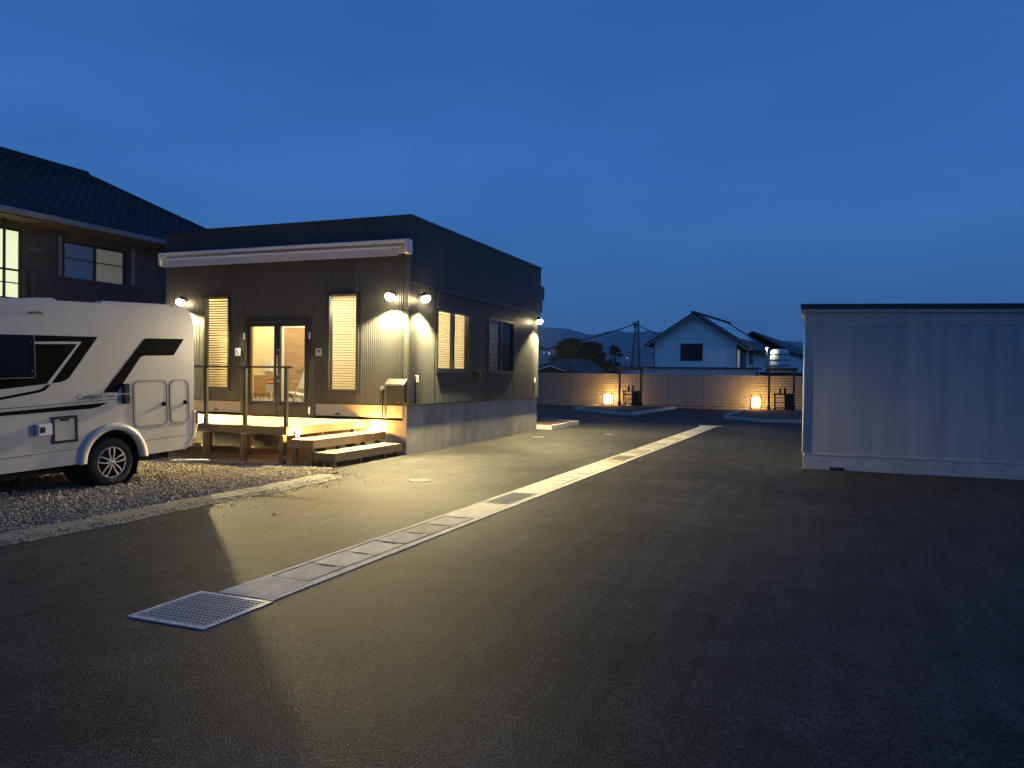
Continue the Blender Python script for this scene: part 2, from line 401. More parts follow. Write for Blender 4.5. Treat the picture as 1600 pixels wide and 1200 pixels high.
# slabs: plain mitre blocks (m) and lift-out covers (c); one steel grate bay (g)
def slab_mesh(L, m, nick):
    b = MB(); a = W2 - .085
    if nick: b.prism([(-a - .022, 0), (a - .022, 0), (a - .022, L), (.07, L), (.07, L - .03), (-.09, L - .03), (-.09, L), (-a - .022, L)], lambda u, v, t: Vector((u, v, t)), 0, .008)
    else: b.box(-W2 + .047, W2 - .047, 0, L, 0, .009)
    return b.mesh('concrete_cover', m)
seq = []
targets = [(0, .54, 'm'), (.54, 3.55, 'c'), (3.55, 4.6, 'm'), (4.6, 5.6, 'g'), (5.6, 6.6, 'm'), (6.6, 10.5, 'c'), (10.5, 11.4, 'g2'), (11.4, 21.4, 'c'), (21.4, DL, 'm')]
for a, bb, kd in targets:
    if kd == 'c':
        nn = round((bb - a) / .503); st = (bb - a) / nn
        for i in range(nn): seq.append((a + i * st + .010, st - .020, 'c'))
    else: seq.append((a + .005, bb - a - .01, kd))
cache = {}
for a, L, kd in seq:
    if kd in ('c', 'm'):
        mm = random.choice(['concrete', 'concrete_b', 'concrete_c']); key = (round(L, 2), kd, mm)
        if key not in cache: cache[key] = slab_mesh(L, mm, kd == 'c')
        inst('concrete_cover', cache[key], drain, DM @ Vector((0, a, random.uniform(-.002, .002))), (0, 0, dang))
    else:
        gr = MB(); aa = W2 - .06
        gr.box(-aa, -aa + .012, a, a + L, 0, .0075, M=DM).box(aa - .052, aa - .04, a, a + L, 0, .0075, M=DM).box(-aa + .013, aa - .053, a, a + .012, 0, .007, M=DM).box(-aa + .013, aa - .053, a + L - .012, a + L, 0, .007, M=DM)
        go = gr.build('grate', 'galv' if kd == 'g' else 'concrete_b', drain)
        bar = MB().box(-.0032, .0032, 0, L - .026, -.003, 0).mesh('grate_bar', 'galv' if kd == 'g' else 'concrete_b')
        nb = 9 if kd == 'g' else 22
        for i in range(nb):
            x = -aa + .013 + (i + .5) * (2 * aa - .066) / nb
            inst('grate_bar', bar, go, DM @ Vector((x, a + .013, .0070)), (0, 0, dang))
# MB().box with swapped args keeps the end block at the far side
fe = MB().box(-W2 - .12, W2 + .14, DL, DL + .16, -.02, .012, M=DM).build('end_block', 'concrete_c', drain)

# square catch-basin grate at the near end
gq = [gz(192, 966), gz(315, 925), gz(429, 941), gz(320, 984)]
gc = sum(gq, Vector()) / 4
cb = thing('catch_basin_grate', (gc.x, gc.y, 0), 'square galvanised steel grid grate set in the asphalt at the end of the drain', 'grate')
GS = .335
CM = Matrix.Translation((gc.x, gc.y, 0)) @ Matrix.Rotation(dang + .01, 4, 'Z')
fr = MB()
for a in range(4):
    MM = CM @ Matrix.Rotation(a * math.pi / 2, 4, 'Z'); fr.prism([(-GS, -GS), (GS, -GS), (GS - .042, -GS + .042), (-GS + .042, -GS + .042)], lambda u, v, t: MM @ Vector((u, v, t)), -.02, .0085)
fr.build('grate_frame', 'galv', cb)
MB().box(-GS + .02, GS - .02, -GS + .02, GS - .02, -.02, .0012, M=CM).build('pit', 'dark_void', cb)  # flat plate; the pit's depth is only its near-black colour
ba = MB().box(-.0045, .0045, -GS + .042, GS - .042, 0, .0030).mesh('bearing_bar', 'galv')
bc = MB().box(-GS + .042, GS - .042, -.005, .005, 0, .0026).mesh('cross_bar', 'galv')
for i in range(17):
    x = -GS + .042 + (i + .5) * (2 * GS - .084) / 17
    inst('bearing_bar', ba, cb, CM @ Vector((x, 0, .0035)), (0, 0, dang + .01))
for i in range(12):
    y = -GS + .042 + (i + .5) * (2 * GS - .084) / 12
    inst('cross_bar', bc, cb, CM @ Vector((0, y, .0035)), (0, 0, dang + .01))

# round lids in the asphalt
def lid(px, py, r, m, label):
    p = gz(px, py); b = MB()
    b.prism([(math.cos(a * .2618) * r, math.sin(a * .2618) * r) for a in range(24)], lambda u, v, t: Vector((p.x + u, p.y + v, t)), -.01, .004)
    o = b.build('manhole_cover', m); tag(o, label, 'manhole cover', 'small lids set in the asphalt'); WORLD[o.name] = Vector(o.location)
    ring = MB(); ring.lathe([(r * .98, .0045), (r * 1.12, .0045), (r * 1.12, -.005)], Matrix.Translation((p.x, p.y, 0)) @ Matrix.Rotation(-math.pi / 2, 4, 'Y'), 24)
    ring.build('rim', 'iron' if m != 'iron' else 'asphalt', o)
lid(656, 750.5, .17, 'iron', 'dark round cast iron lid in the asphalt beside the building corner')
lid(951, 679, .14, 'lid_pale', 'pale round lid in the asphalt between the drain and the kerbed bed')
lid(870, 696.8, .16, 'iron', 'dark round lid in the asphalt along the long side wall')
lid(908, 686.5, .12, 'iron', 'small dark round lid in the asphalt before the kerbed bed')
lid(841, 683, .17, 'lid_pale', 'pale round lid at the far corner of the dark building')

# ------------------------------------------------------------------ planting beds with kerb stones
def bed(pts, label, segs):
    c = sum((Vector((*p, 0)) for p in pts), Vector()) / len(pts)
    t = thing('kerbed_bed', (c.x, c.y, 0), label, 'planting bed', 'kerbed beds in the yard')
    b = MB(); ins = [Vector((*p, 0)) + (c - Vector((*p, 0))).normalized() * .12 for p in pts]
    b.prism([(q.x, q.y) for q in ins], lambda u, v, tt: Vector((u, v, tt)), .0, .10); b.build('soil', 'soil', t)
    nP = len(pts)
    for i in range(nP):
        a = Vector((*pts[i], 0)); e = Vector((*pts[(i + 1) % nP], 0)); L = (e - a).length; d = (e - a) / L; nn = max(1, round(L / .62)); st = L / nn
        inn = Vector((-d.y, d.x, 0))
        if (c - a).dot(inn) < 0: inn = -inn
        for j in range(nn):
            p = a + d * (j * st + .006); q = a + d * ((j + 1) * st - .006)
            kb = MB(); kb.add([p, q, q + inn * .13, p + inn * .13, p + Vector((0, 0, .13)) + inn * .015, q + Vector((0, 0, .13)) + inn * .015, q + inn * .13 + Vector((0, 0, .13)), p + inn * .13 + Vector((0, 0, .13))],
                   [(0, 1, 2, 3), (4, 5, 6, 7), (0, 1, 5, 4), (1, 2, 6, 5), (2, 3, 7, 6), (3, 0, 4, 7)])
            kb.build('kerb_stone', 'kerb', t)
    return t
bed([(-11.5, 22.75), (-7.46, 22.75), (-7.42, 25.6), (-9.0, 26.6), (-11.5, 26.6)], 'kerbed bed of reddish soil behind the rear corner of the dark building', 0)
bed([(-7.2, 32.6), (-6.75, 41.6), (-11.0, 41.6), (-10.9, 36.4)], 'kerbed reddish bed carrying the shelter and lantern opposite the pine trees', 0)
bed([(-3.4, 32.8), (-1.8, 30.8), (3.0, 31.4), (3.0, 41.6), (-3.2, 41.6)], 'kerbed reddish bed carrying the shelter and lantern next to the pale shed', 0)

# ================================================================== DARK OFFICE BUILDING
BX0, BX1, BY0, BY1, BT = -14.07, -7.69, 13.98, 22.05, 4.84
ZS, ZB = 1.03, 3.52                                       # bottom of siding, belt line
office = thing('office_building', (BX1, BY0, 0), 'single storey dark grey corrugated metal building with glazed double door and lit windows', 'building')
PITCHR, DEP = .046, .011
def ribs(name, s0, s1, z0, z1, fn, m='siding', parent=office, flat=0.0):
    """corrugated sheet: fn(s, out, z); flat = smooth margin on both ends"""
    b = MB(); prof = [(s0, 0)]; s = s0 + flat
    while s < s1 - flat - PITCHR * .999:
        prof += [(s + .004, 0), (s + .010, DEP), (s + .030, DEP), (s + .036, 0)]; s += PITCHR
    prof.append((s1, 0)); n = len(prof)
    b.add([fn(a, o, z0) for a, o in prof] + [fn(a, o, z1) for a, o in prof], [(i, i + 1, n + i + 1, n + i) for i in range(n - 1)])
    return b.build(name, m, parent)
front = lambda s, o, z: Vector((s, BY0 - o, z))
side = lambda s, o, z: Vector((BX1 + o, s, z))
DO = (-11.75, -10.04, .72, 2.84); WA = (-12.92, -12.20, 1.27, 3.39); WB = (-9.59, -8.86, 1.27, 3.36)
# front wall sheets, split at the openings and at the visible sheet seams
for (a, b_, z0, z1) in [(BX0, WA[0], ZS, BT), (WA[0], WA[1], ZS, WA[2]), (WA[0], WA[1], WA[3], BT), (WA[1], DO[0], ZS, BT),
                        (DO[0], DO[1], DO[3], BT), (DO[1], WB[0], ZS, BT), (WB[0], WB[1], ZS, WB[2]), (WB[0], WB[1], WB[3], BT), (WB[1], BX1, ZS, BT)]:
    ribs('siding_panel', a, b_ - .001, z0, z1, front, flat=.005 if b_ != BX1 else .06)
# side wall sheets
S1 = (15.26, 16.95, 1.76, 3.09); S2 = (18.14, 19.93, 1.74, 3.10)
for (a, b_, z0, z1) in [(BY0, S1[0], ZS, ZB), (S1[0], S1[1], ZS, S1[2]), (S1[0], S1[1], S1[3], ZB), (S1[1], S2[0], ZS, ZB),
                        (S2[0], S2[1], ZS, S2[2]), (S2[0], S2[1], S2[3], ZB), (S2[1], BY1, ZS, ZB)]:
    ribs('siding_panel', a + .0005, b_ - .0005, z0, z1, side, flat=.004 if a != BY0 else .05)
UP = .05
sideu = lambda s, o, z: Vector((BX1 + UP + o * .6, s, z))
for i in range(4):
    y0 = BY0 + .0 + i * (BY1 - BY0) / 4; ribs('siding_panel', y0 + .0005, y0 + (BY1 - BY0) / 4 - .0005, ZB, BT, sideu, flat=.004)
MB().box(BX1, BX1 + UP, BY0 + .001, BY1 - .001, ZB - .03, ZB - .002).box(BX1 + UP - .002, BX1 + UP + .012, BY0 + .001, BY1, ZB - .05, ZB + .03).build('belt_flashing', 'siding', office)
MB().box(BX1 - .015, BX1 + .008, BY0 - .010, BY0 + .045, ZS, ZB).box(BX1 - .045, BX1 + UP + .008, BY0 - .012, BY0 + .03, ZB, BT).build('corner_trim', 'siding', office)
# hidden sides and roof, inner lining so that nothing shows through
MB().box(BX0, BX0 + .10, BY0 + .001, BY1, ZS, BT).build('left_wall', 'siding', office)
MB().box(BX0 + .1, BX1 - .002, BY1 - .1, BY1, ZS, BT).build('rear_wall', 'siding', office)
MB().box(BX0 + .1, BX1 - .002, BY0 + .02, BY1 - .1, 4.5, 4.6).build('roof', 'flashing', office)
MB().box(BX0 - .03, BX1 + UP + .03, BY0 - .035, BY0 + .12, BT, BT + .05).box(BX1 - .10, BX1 + UP + .03, BY0 + .121, BY1 + .03, BT, BT + .049).box(BX0 - .03, BX0 + .12, BY0 + .121, BY1 + .03, BT, BT + .049) \
    .box(BX0 + .121, BX1 - .101, BY1 - .1, BY1 + .03, BT, BT + .048).build('cap_flashing', 'flashing', office)
MB().box(BX0 + .101, BX1 - .03, BY0 + .012, BY0 + .019, 3.46, BT - .002).build('wall_backing', 'flashing', office)
MB().box(BX1 - .03, BX1 + .001, BY0 + .05, BY1 - .05, ZB + .001, BT - .002).build('wall_backing', 'flashing', office)
# concrete plinth
MB().box(BX0 + .03, BX1 - .025, BY0 + .03, BY1 - .03, -.1, ZS - .012).build('plinth', 'plinth', office)
MB().box(BX0, BX1 + .014, BY0 - .020, BY0 + .02, ZS - .03, ZS - .001).box(BX1 - .02, BX1 + .022, BY0 + .021, BY1, ZS - .03, ZS - .001).build('drip_flashing', 'flashing', office)
# plinth vents
for px, py in ((338, 641), (528, 648)):
    p = gy(px, py, BY0 + .03); MB().prism([(-.06, 0), (.06, 0), (.04, .035), (-.04, .035)], lambda u, v, t: Vector((p.x + u, t, p.z + v)), BY0 + .0, BY0 + .029).build('plinth_vent', 'steel_dark', office)

def blind(parent, n, mesh, pos, dz, z0):
    for i in range(n): inst('blind_slat', mesh, parent, pos + Vector((0, 0, z0 + i * dz)))
# tall front windows
def tall_window(wd, mm, tilt):
    x0, x1, z0, z1 = wd; P = .045
    f = MB().box(x0 - .02, x0 + .035, BY0 - P, BY0 + .10, z0 - .02, z1 + .02).box(x1 - .035, x1 + .02, BY0 - P, BY0 + .10, z0 - .02, z1 + .02) \
        .box(x0 + .0351, x1 - .0351, BY0 - P, BY0 + .10, z0 - .02, z0 + .04).box(x0 + .0351, x1 - .0351, BY0 - P, BY0 + .10, z1 - .04, z1 + .02)
    wo_ = f.build('window', 'black_frame', office)
    MB().box(x0 - .03, x1 + .03, BY0 - P - .015, BY0 - .012, z0 - .04, z0 - .021).build('sill', 'black_frame', wo_)
    MB().box(x0 + .035, x1 - .035, BY0 + .0, BY0 + .006, z0 + .04, z1 - .04).build('pane', 'glass', wo_)
    sl_ = MB().box(x0 + .037 - (x0 + x1) / 2, x1 - .037 - (x0 + x1) / 2, -.024, .024, -.0011, .0011, M=Matrix.Rotation(tilt, 4, 'X')).mesh('blind_slat', mm)
    n = int((z1 - z0 - .10) / .055)
    for i in range(n):
        inst('blind_slat', sl_, wo_, ((x0 + x1) / 2, BY0 + .065, z0 + .05 + i * .055), (random.gauss(0, .03), random.gauss(0, .004), 0))
    MB().box(x0 + .036, x1 - .036, BY0 + .035, BY0 + .095, z1 - .085, z1 - .042).build('blind_headrail', mm, wo_)
    return wo_
tall_window(WA, 'blind', R_(38)); tall_window(WB, 'blind', R_(24))
# sliding side windows
def side_window(wd, dark_half):
    y0, y1, z0, z1 = wd; P = .035; ym = (y0 + y1) / 2
    f = MB().box(BX1 - .1, BX1 + P, y0 - .02, y0 + .035, z0 - .03, z1 + .02).box(BX1 - .1, BX1 + P, y1 - .035, y1 + .02, z0 - .03, z1 + .02) \
        .box(BX1 - .1, BX1 + P, y0 + .0351, y1 - .0351, z0 - .03, z0 + .03).box(BX1 - .1, BX1 + P, y0 + .0351, y1 - .0351, z1 - .04, z1 + .02) \
        .box(BX1 - .06, BX1 + .018, ym - .05, ym + .05, z0 + .031, z1 - .041)
    wo_ = f.build('window', 'black_frame', office)
    MB().box(BX1 + .012, BX1 + P + .03, y0 - .03, y1 + .03, z0 - .06, z0 - .031).build('sill', 'black_frame', wo_)
    MB().box(BX1 - .015, BX1 - .009, y0 + .036, ym - .051, z0 + .031, z1 - .041).build('pane', 'glass', wo_)
    MB().box(BX1 - .030, BX1 - .024, ym + .051, y1 - .036, z0 + .031, z1 - .041).build('pane', 'glass_dark' if dark_half else 'glass', wo_)
    if dark_half: MB().box(BX1 - .050, BX1 - .046, ym + .051, y1 - .036, z0 + .031, z1 - .041).build('insect_screen', 'house_dark', wo_)
    ye = ym if dark_half else y1
    sl_ = MB().box(-.024, .024, -(ye - y0 - .08) / 2, (ye - y0 - .08) / 2, -.0011, .0011, M=Matrix.Rotation(R_(-30), 4, 'Y')).mesh('blind_slat', 'blind_pale')
    n = int((z1 - z0 - .08) / .052)
    for i in range(n): inst('blind_slat', sl_, wo_, (BX1 - .085, (y0 + ye) / 2, z0 + .04 + i * .052), (0, random.gauss(0, .04), 0))
side_window(S1, False); side_window(S2, True)

# glazed double door
x0, x1, z0, z1 = DO; P = .045; xm = (x0 + x1) / 2
fr = MB().box(x0, x0 + .06, BY0 - P, BY0 + .10, z0, z1).box(x1 - .06, x1, BY0 - P, BY0 + .10, z0, z1).box(x0 + .061, x1 - .061, BY0 - P, BY0 + .10, z1 - .08, z1).box(x0 + .061, x1 - .061, BY0 - P, BY0 + .1, z0, z0 + .03)
fr.build('door_frame', 'black_frame', office)
for a_ in (x1, x0 - .12): MB().box(a_, a_ + .12, BY0 - .02, BY0 + .02, z0, ZS - .032).build('threshold_trim', 'flashing', office)
for s in (0, 1):
    a, b_ = (x0 + .062, xm - .004) if s == 0 else (xm + .004, x1 - .062)
    st = .075; bt = .20
    d = MB().box(a, a + st, BY0 - .03, BY0 + .03, z0 + .032, z1 - .082).box(b_ - st, b_, BY0 - .03, BY0 + .03, z0 + .032, z1 - .082) \
        .box(a + st + .0005, b_ - st - .0005, BY0 - .03, BY0 + .03, z0 + .032, z0 + .032 + bt).box(a + st + .0005, b_ - st - .0005, BY0 - .03, BY0 + .03, z1 - .18, z1 - .082)
    do = d.build('door_leaf', 'black_frame', office)
    MB().box(a + st, b_ - st, BY0 - .004, BY0 + .004, z0 + .032 + bt, z1 - .18).build('pane', 'glass', do)
    xh = b_ - .04 if s == 0 else a + .04
    if s == 1:
        MB().tube([(xh, BY0 - .03, 1.60), (xh, BY0 - .075, 1.60), (xh, BY0 - .075, 2.02), (xh, BY0 - .03, 2.02)], .014, 8).build('pull_handle', 'steel', do)
        for zz in (2.14, 1.47): MB().tube([(xh, BY0 - .028, zz), (xh, BY0 - .045, zz)], .02, 10).build('lock', 'steel', do)
    xg = x0 - .005 if s == 0 else x1 + .005
    for zz in (2.45, .85) if s else (2.45,): MB().box(xg - .017, xg + .017, BY0 - P - .018, BY0 - P + .0, zz - .07, zz + .07).build('hinge', 'white_paint', do)

# rooms behind the glass
FZ = .75
MB().box(BX0 + .1, BX1 - .12, BY0 + .03, 17.5, FZ - .05, FZ).build('room_floor', 'floor_wood', office)
MB().box(BX0 + .1, BX1 - .12, BY0 + .12, 17.5, 3.45, 3.5).build('room_ceiling', 'cream_wall', office)
IY = 16.1
dl, dr = gy(444, 600, IY).x, gy(477, 600, IY).x
cwl = BX0 + .1
MB().box(cwl, dl - .06, IY, IY + .1, FZ, 3.45).box(dr + .06, -9.5, IY, IY + .1, FZ, 3.45).box(dl - .06, dr + .06, IY, IY + .1, FZ + 2.06, 3.45) \
    .box(-9.5, -9.4, IY, 17.5, FZ, 3.45).box(-9.4, BX1 - .12, 17.4, 17.5, FZ, 3.45).build('interior_wall', 'cream_wall', office)
MB().box(BX0 + .1, BX0 + .12, BY0 + .12, IY - .001, FZ, 3.45).box(BX0 + .1, WA[0] - .04, BY0 + .02, BY0 + .11, FZ, 3.45).box(WA[1] + .04, DO[0] - .005, BY0 + .02, BY0 + .11, FZ, 3.45).box(DO[1] + .005, WB[0] - .04, BY0 + .02, BY0 + .11, FZ, 3.45) \
    .box(WB[1] + .04, BX1 - .12, BY0 + .02, BY0 + .11, FZ, 3.45).box(WA[0] - .04, WA[1] + .04, BY0 + .02, BY0 + .11, FZ, WA[2] - .03).box(WB[0] - .04, WB[1] + .04, BY0 + .02, BY0 + .11, FZ, WB[2] - .03) \
    .box(WA[0] - .04, WA[1] + .04, BY0 + .02, BY0 + .11, WA[3] + .03, 3.45).box(WB[0] - .04, WB[1] + .04, BY0 + .02, BY0 + .11, WB[3] + .03, 3.45).box(DO[0] - .005, DO[1] + .005, BY0 + .02, BY0 + .11, DO[3] + .003, 3.45).build('wall_lining', 'cream_wall', office)
MB().box(BX1 - .12, BX1 - .105, BY0 + .12, S1[0] - .04, FZ, 3.45).box(BX1 - .12, BX1 - .105, S1[1] + .04, S2[0] - .04, FZ, 3.45).box(BX1 - .12, BX1 - .105, S1[0] - .04, S1[1] + .04, FZ, S1[2] - .04).box(BX1 - .12, BX1 - .105, S1[0] - .04, S1[1] + .04, S1[3] + .03, 3.45) \
    .build('side_lining', 'cream_wall', office)
ido = MB().box(dl, dr, IY - .005, IY + .03, FZ, FZ + 2.02).build('interior_door', 'door_wood', office)
MB().box(dr - .22, dr - .07, IY - .06, IY - .04, 1.72, 1.75).box(dr - .09, dr - .07, IY - .05, IY - .004, 1.72, 1.75).build('handle', 'steel', ido)
MB().box(dl - .06, dl - .005, IY - .02, IY - .001, FZ, FZ + 2.06).box(dr + .005, dr + .06, IY - .02, IY - .001, FZ, FZ + 2.06).box(dl - .005, dr + .005, IY - .02, IY - .001, FZ + 2.025, FZ + 2.08).build('interior_door_frame', 'white_paint', office)
xp = gy(396, 600, 15.3).x
MB().box(xp - .5, xp + .0, 15.25, 15.29, FZ, 2.75).build('wood_partition', 'door_wood', office)
bxc = gy(421, 578, IY).x
MB().box(bxc - .11, bxc + .11, IY - .06, IY - .001, 1.68, 1.98).build('control_box', 'white_paint', office)
MB().box(gy(402, 600, IY).x - .1, gy(431, 600, IY).x + .0, IY - .012, IY - .001, FZ, 1.58).build('wainscot_board', 'door_wood', office)
cl_ = MB().box(-11.6, -10.4, 14.75, 15.2, 3.40, 3.445).build('ceiling_panel_light', 'ceiling_glow', office)
cl2 = MB().box(-9.0, -8.3, 15.3, 16.4, 3.40, 3.445).build('ceiling_panel_light', 'ceiling_glow', office)
for nm, p, e in (('room_fill_light', (-11.0, 15.0, 3.3), 115), ('room_fill_light', (-8.8, 15.6, 3.2), 170), ('room_fill_light', (-12.9, 15.2, 3.2), 50), ('room_fill_light', (-8.9, 19.3, 3.0), 14)):  # last one is added in the dark rear room to brighten its blind
    point(nm, p, e, (1, .87, .53), .15, office)

# things seen inside
p = gy(423, 636, 14.9); sx = p.x
sg = thing('sign_stand', (sx, 14.9, FZ), 'white floor stand with red headed notice behind the glass door', 'sign stand')
MB().box(sx - .012, sx + .012, 14.89, 14.91, FZ + .02, 1.25).build('pole', 'white_paint', sg)
MB().box(sx - .14, sx + .14, 14.80, 15.0, FZ, FZ + .02).build('base', 'white_paint', sg)
bdp = MB().box(sx - .13, sx + .13, 14.885, 14.905, 1.19, 1.50).build('board', 'sign_white', sg)
MB().box(sx - .13, sx + .13, 14.879, 14.8845, 1.38, 1.50).build('red_header', 'red_print', bdp)
MB().box(sx - .03, sx + .09, 14.876, 14.8785, 1.42, 1.46).box(sx - .10, sx - .06, 14.876, 14.8785, 1.41, 1.47).build('print', 'sign_white', bdp)
p = gy(405, 636, 14.8); rx = p.x
rk = thing('wire_rack', (rx, 14.8, FZ), 'low black wire rack standing behind the left glass door leaf', 'rack')
for sx_ in (-1, 1):
    MB().tube([(rx + sx_ * .20, 14.7, FZ), (rx + sx_ * .20, 14.7, FZ + .40), (rx + sx_ * .20, 14.9, FZ + .40), (rx + sx_ * .20, 14.9, FZ)], .008, 6).build('side_frame', 'steel_dark', rk)
    MB().bar((rx + sx_ * .17, 14.7, FZ + .40), (rx, 14.7, FZ + .05), .012).build('brace', 'steel_dark', rk)
MB().box(rx - .2, rx + .2, 14.7, 14.9, FZ + .05, FZ + .065).build('shelf', 'steel_dark', rk)
MB().box(rx - .2, rx + .2, 14.7, 14.9, FZ + .39, FZ + .402).build('shelf', 'steel_dark', rk)
p = gy(466, 640, 14.75); hx = p.x
ch = thing('folding_chair', (hx, 14.75, FZ), 'pale folding chair with crossed legs seen through the right door leaf', 'chair')
for yo in (-.17, .17):
    y = 14.75 + yo
    MB().bar((hx - .10, y, FZ + .42), (hx + .20, y, FZ + .0), .022).build('leg', 'steel_dark', ch)
    MB().bar((hx + .30, y, FZ + 1.02), (hx - .02, y, FZ + .30), .028).build('back_rail', 'white_paint', ch)
    MB().bar((hx - .02, y, FZ + .30), (hx - .16, y, FZ + .0), .024).build('leg', 'white_paint', ch)
    MB().bar((hx - .02, y, FZ + .72), (hx + .18, y, FZ + .72), .035).build('arm_rest', 'white_paint', ch)
MB().box(hx - .24, hx + .12, 14.59, 14.91, FZ + .40, FZ + .43, M=Matrix.Translation((hx, 0, FZ + .4)) @ Matrix.Rotation(R_(10), 4, 'Y') @ Matrix.Translation((-hx, 0, -FZ - .4))).build('seat', 'white_paint', ch)
MB().add([(hx + .10, 14.61, FZ + .55), (hx + .10, 14.89, FZ + .55), (hx + .29, 14.89, FZ + 1.0), (hx + .29, 14.61, FZ + 1.0)], [(0, 1, 2, 3)]).build('back_sling', 'white_paint', ch)

# ------------------------------------------------------------------ fittings on the outside
# awning
AY = BY0 - .24
aL, aR = gy(249, 396, AY), gy(634, 377.7, AY); aw0, aw1 = aL.x, aR.x
zt = lambda s: 4.365
aw = thing('awning', ((aw0 + aw1) / 2, AY, 4.05), 'retracted white cassette awning with grey valance across the front of the dark building', 'awning')
MB().box(aw0, aw1, AY, BY0 - .012, 4.30, 4.365).build('cassette_top', 'white_paint', aw, bevel=.012)
MB().box(aw0 + .08, aw1 - .08, AY + .15, BY0 - .013, 4.11, 4.299).build('cassette_back', 'fabric_grey', aw)
MB().tube([(aw0 + .06, AY + .10, 4.24), (aw1 - .06, AY + .10, 4.24)], .035, 12).build('roller', 'fabric_grey', aw)
MB().box(aw0 + .07, aw1 - .13, AY + .0, AY + .04, 4.19, 4.225).build('front_bar', 'white_paint', aw)
vb = MB(); nv = 60
for i in range(nv + 1):
    x = aw0 + .07 + (aw1 - aw0 - .24) * i / nv; o = .006 * math.sin(i * 1.1) + .003 * math.sin(i * 2.7); vb.v += [Vector((x, AY + .02 + o * .4, 4.189)), Vector((x, AY + .02 + o, 4.03 + random.uniform(-.004, .004)))]
for i in range(nv): vb.f.append((2 * i, 2 * i + 2, 2 * i + 3, 2 * i + 1)); vb.sm.append(True)
vb.build('valance', 'fabric_grey', aw)
for xx in (aw0 - .002, aw1 - .0):
    MB().prism([(AY, 4.10), (AY - .01, 4.30), (AY, 4.364), (BY0 - .013, 4.364), (BY0 - .013, 4.08), (AY + .08, 4.07)], lambda u, v, t: Vector((t, u, v)), xx - .03, xx + .03).build('end_cap', 'white_paint', aw)

# floodlights
WARM = (1.0, .81, .38)
def floodlight(px, py, wall, power, label, cone=131):
    if wall == 'front': q = gy(px, py, BY0 - .14); out = Vector((0, -1, 0))
    else: q = gx(px, py, BX1 + .16); out = Vector((1, 0, 0))
    t = thing('floodlight', q - Vector((0, 0, .08)), label, 'wall lamp', 'warm floodlights under the parapet')
    back = q - out * .14 if wall == 'front' else q - out * .155
    MB().tube([back, back + out * .03], .055, 14).build('mount', 'steel_dark', t)
    MB().tube([back + out * .02, q - out * .03 + Vector((0, 0, .05))], .012, 8).build('arm', 'steel_dark', t)
    aim = (out * .36 + Vector((0, 0, -.93))).normalized()
    ax = aim.to_track_quat('X', 'Z').to_matrix().to_4x4(); MM = Matrix.Translation(q) @ ax
    MB().lathe([(.0, -.08), (.035, -.075), (.046, -.05), (.062, -.01), (.066, .012), (.062, .012), (0, .005)], MM, 20).build('housing', 'steel_dark', t)
    MB().lathe([(.0, .130), (.050, .119), (.086, .088), (.098, .052), (.090, .020), (.064, .010)], MM, 20).build('lens', 'lamp_glow', t)
    spot('flood_beam', q + aim * .14, aim, power, WARM, cone, .34, .05, t)
    return t
FP = 3300
floodlight(283, 469, 'front', FP * 1.5, 'lit floodlight on the front wall above the motorhome rear', 152)
floodlight(610, 460, 'front', FP, 'lit floodlight on the front wall between the tall window and the corner', 138)
floodlight(664, 463, 'side', FP, 'lit floodlight on the long side wall next to the front corner')
q = (BY1 - .05)
floodlight(842, 500, 'side', FP * .9, 'lit floodlight on the long side wall at the rear corner')

# letter box, intercom, signs, vent, sockets
p0, p1 = gy(603, 628, BY0 - .12), gy(632, 592, BY0 - .12)
lb = thing('letter_box', ((p0.x + p1.x) / 2, BY0, p0.z), 'black metal letter box with sloping lid on the front wall near the corner', 'letter box')
MB().box(p0.x, p1.x, BY0 - .125, BY0 - .012, p0.z, p1.z - .13).build('box', 'black_frame', lb, bevel=.006)
MB().prism([(BY0 - .155, p1.z - .13), (BY0 - .155, p1.z - .11), (BY0 - .012, p1.z), (BY0 - .012, p1.z - .13)], lambda u, v, t: Vector((t, u, v)), p0.x - .012, p1.x + .012).build('lid', 'black_frame', lb)
MB().box(p0.x - .008, p1.x + .008, BY0 - .160, BY0 - .1555, p1.z - .135, p1.z - .12).build('lid_edge', 'steel', lb)
pi = gy(597, 606, BY0 - .05)
ic = thing('wall_tap', (pi.x, BY0, pi.z - .08), 'small round metal fitting on the siding beside the letter box', 'tap')
MB().tube([(pi.x, BY0 - .012, pi.z), (pi.x, BY0 - .07, pi.z)], .04, 12).build('rosette', 'steel', ic)
MB().tube([(pi.x, BY0 - .05, pi.z - .03), (pi.x, BY0 - .09, pi.z - .06), (pi.x, BY0 - .09, pi.z - .13)], .018, 8).build('spout', 'steel_dark', ic)
MB().box(pi.x - .012, pi.x + .012, BY0 - .03, BY0 - .012, .72, pi.z - .04).build('pipe', 'steel_dark', ic)
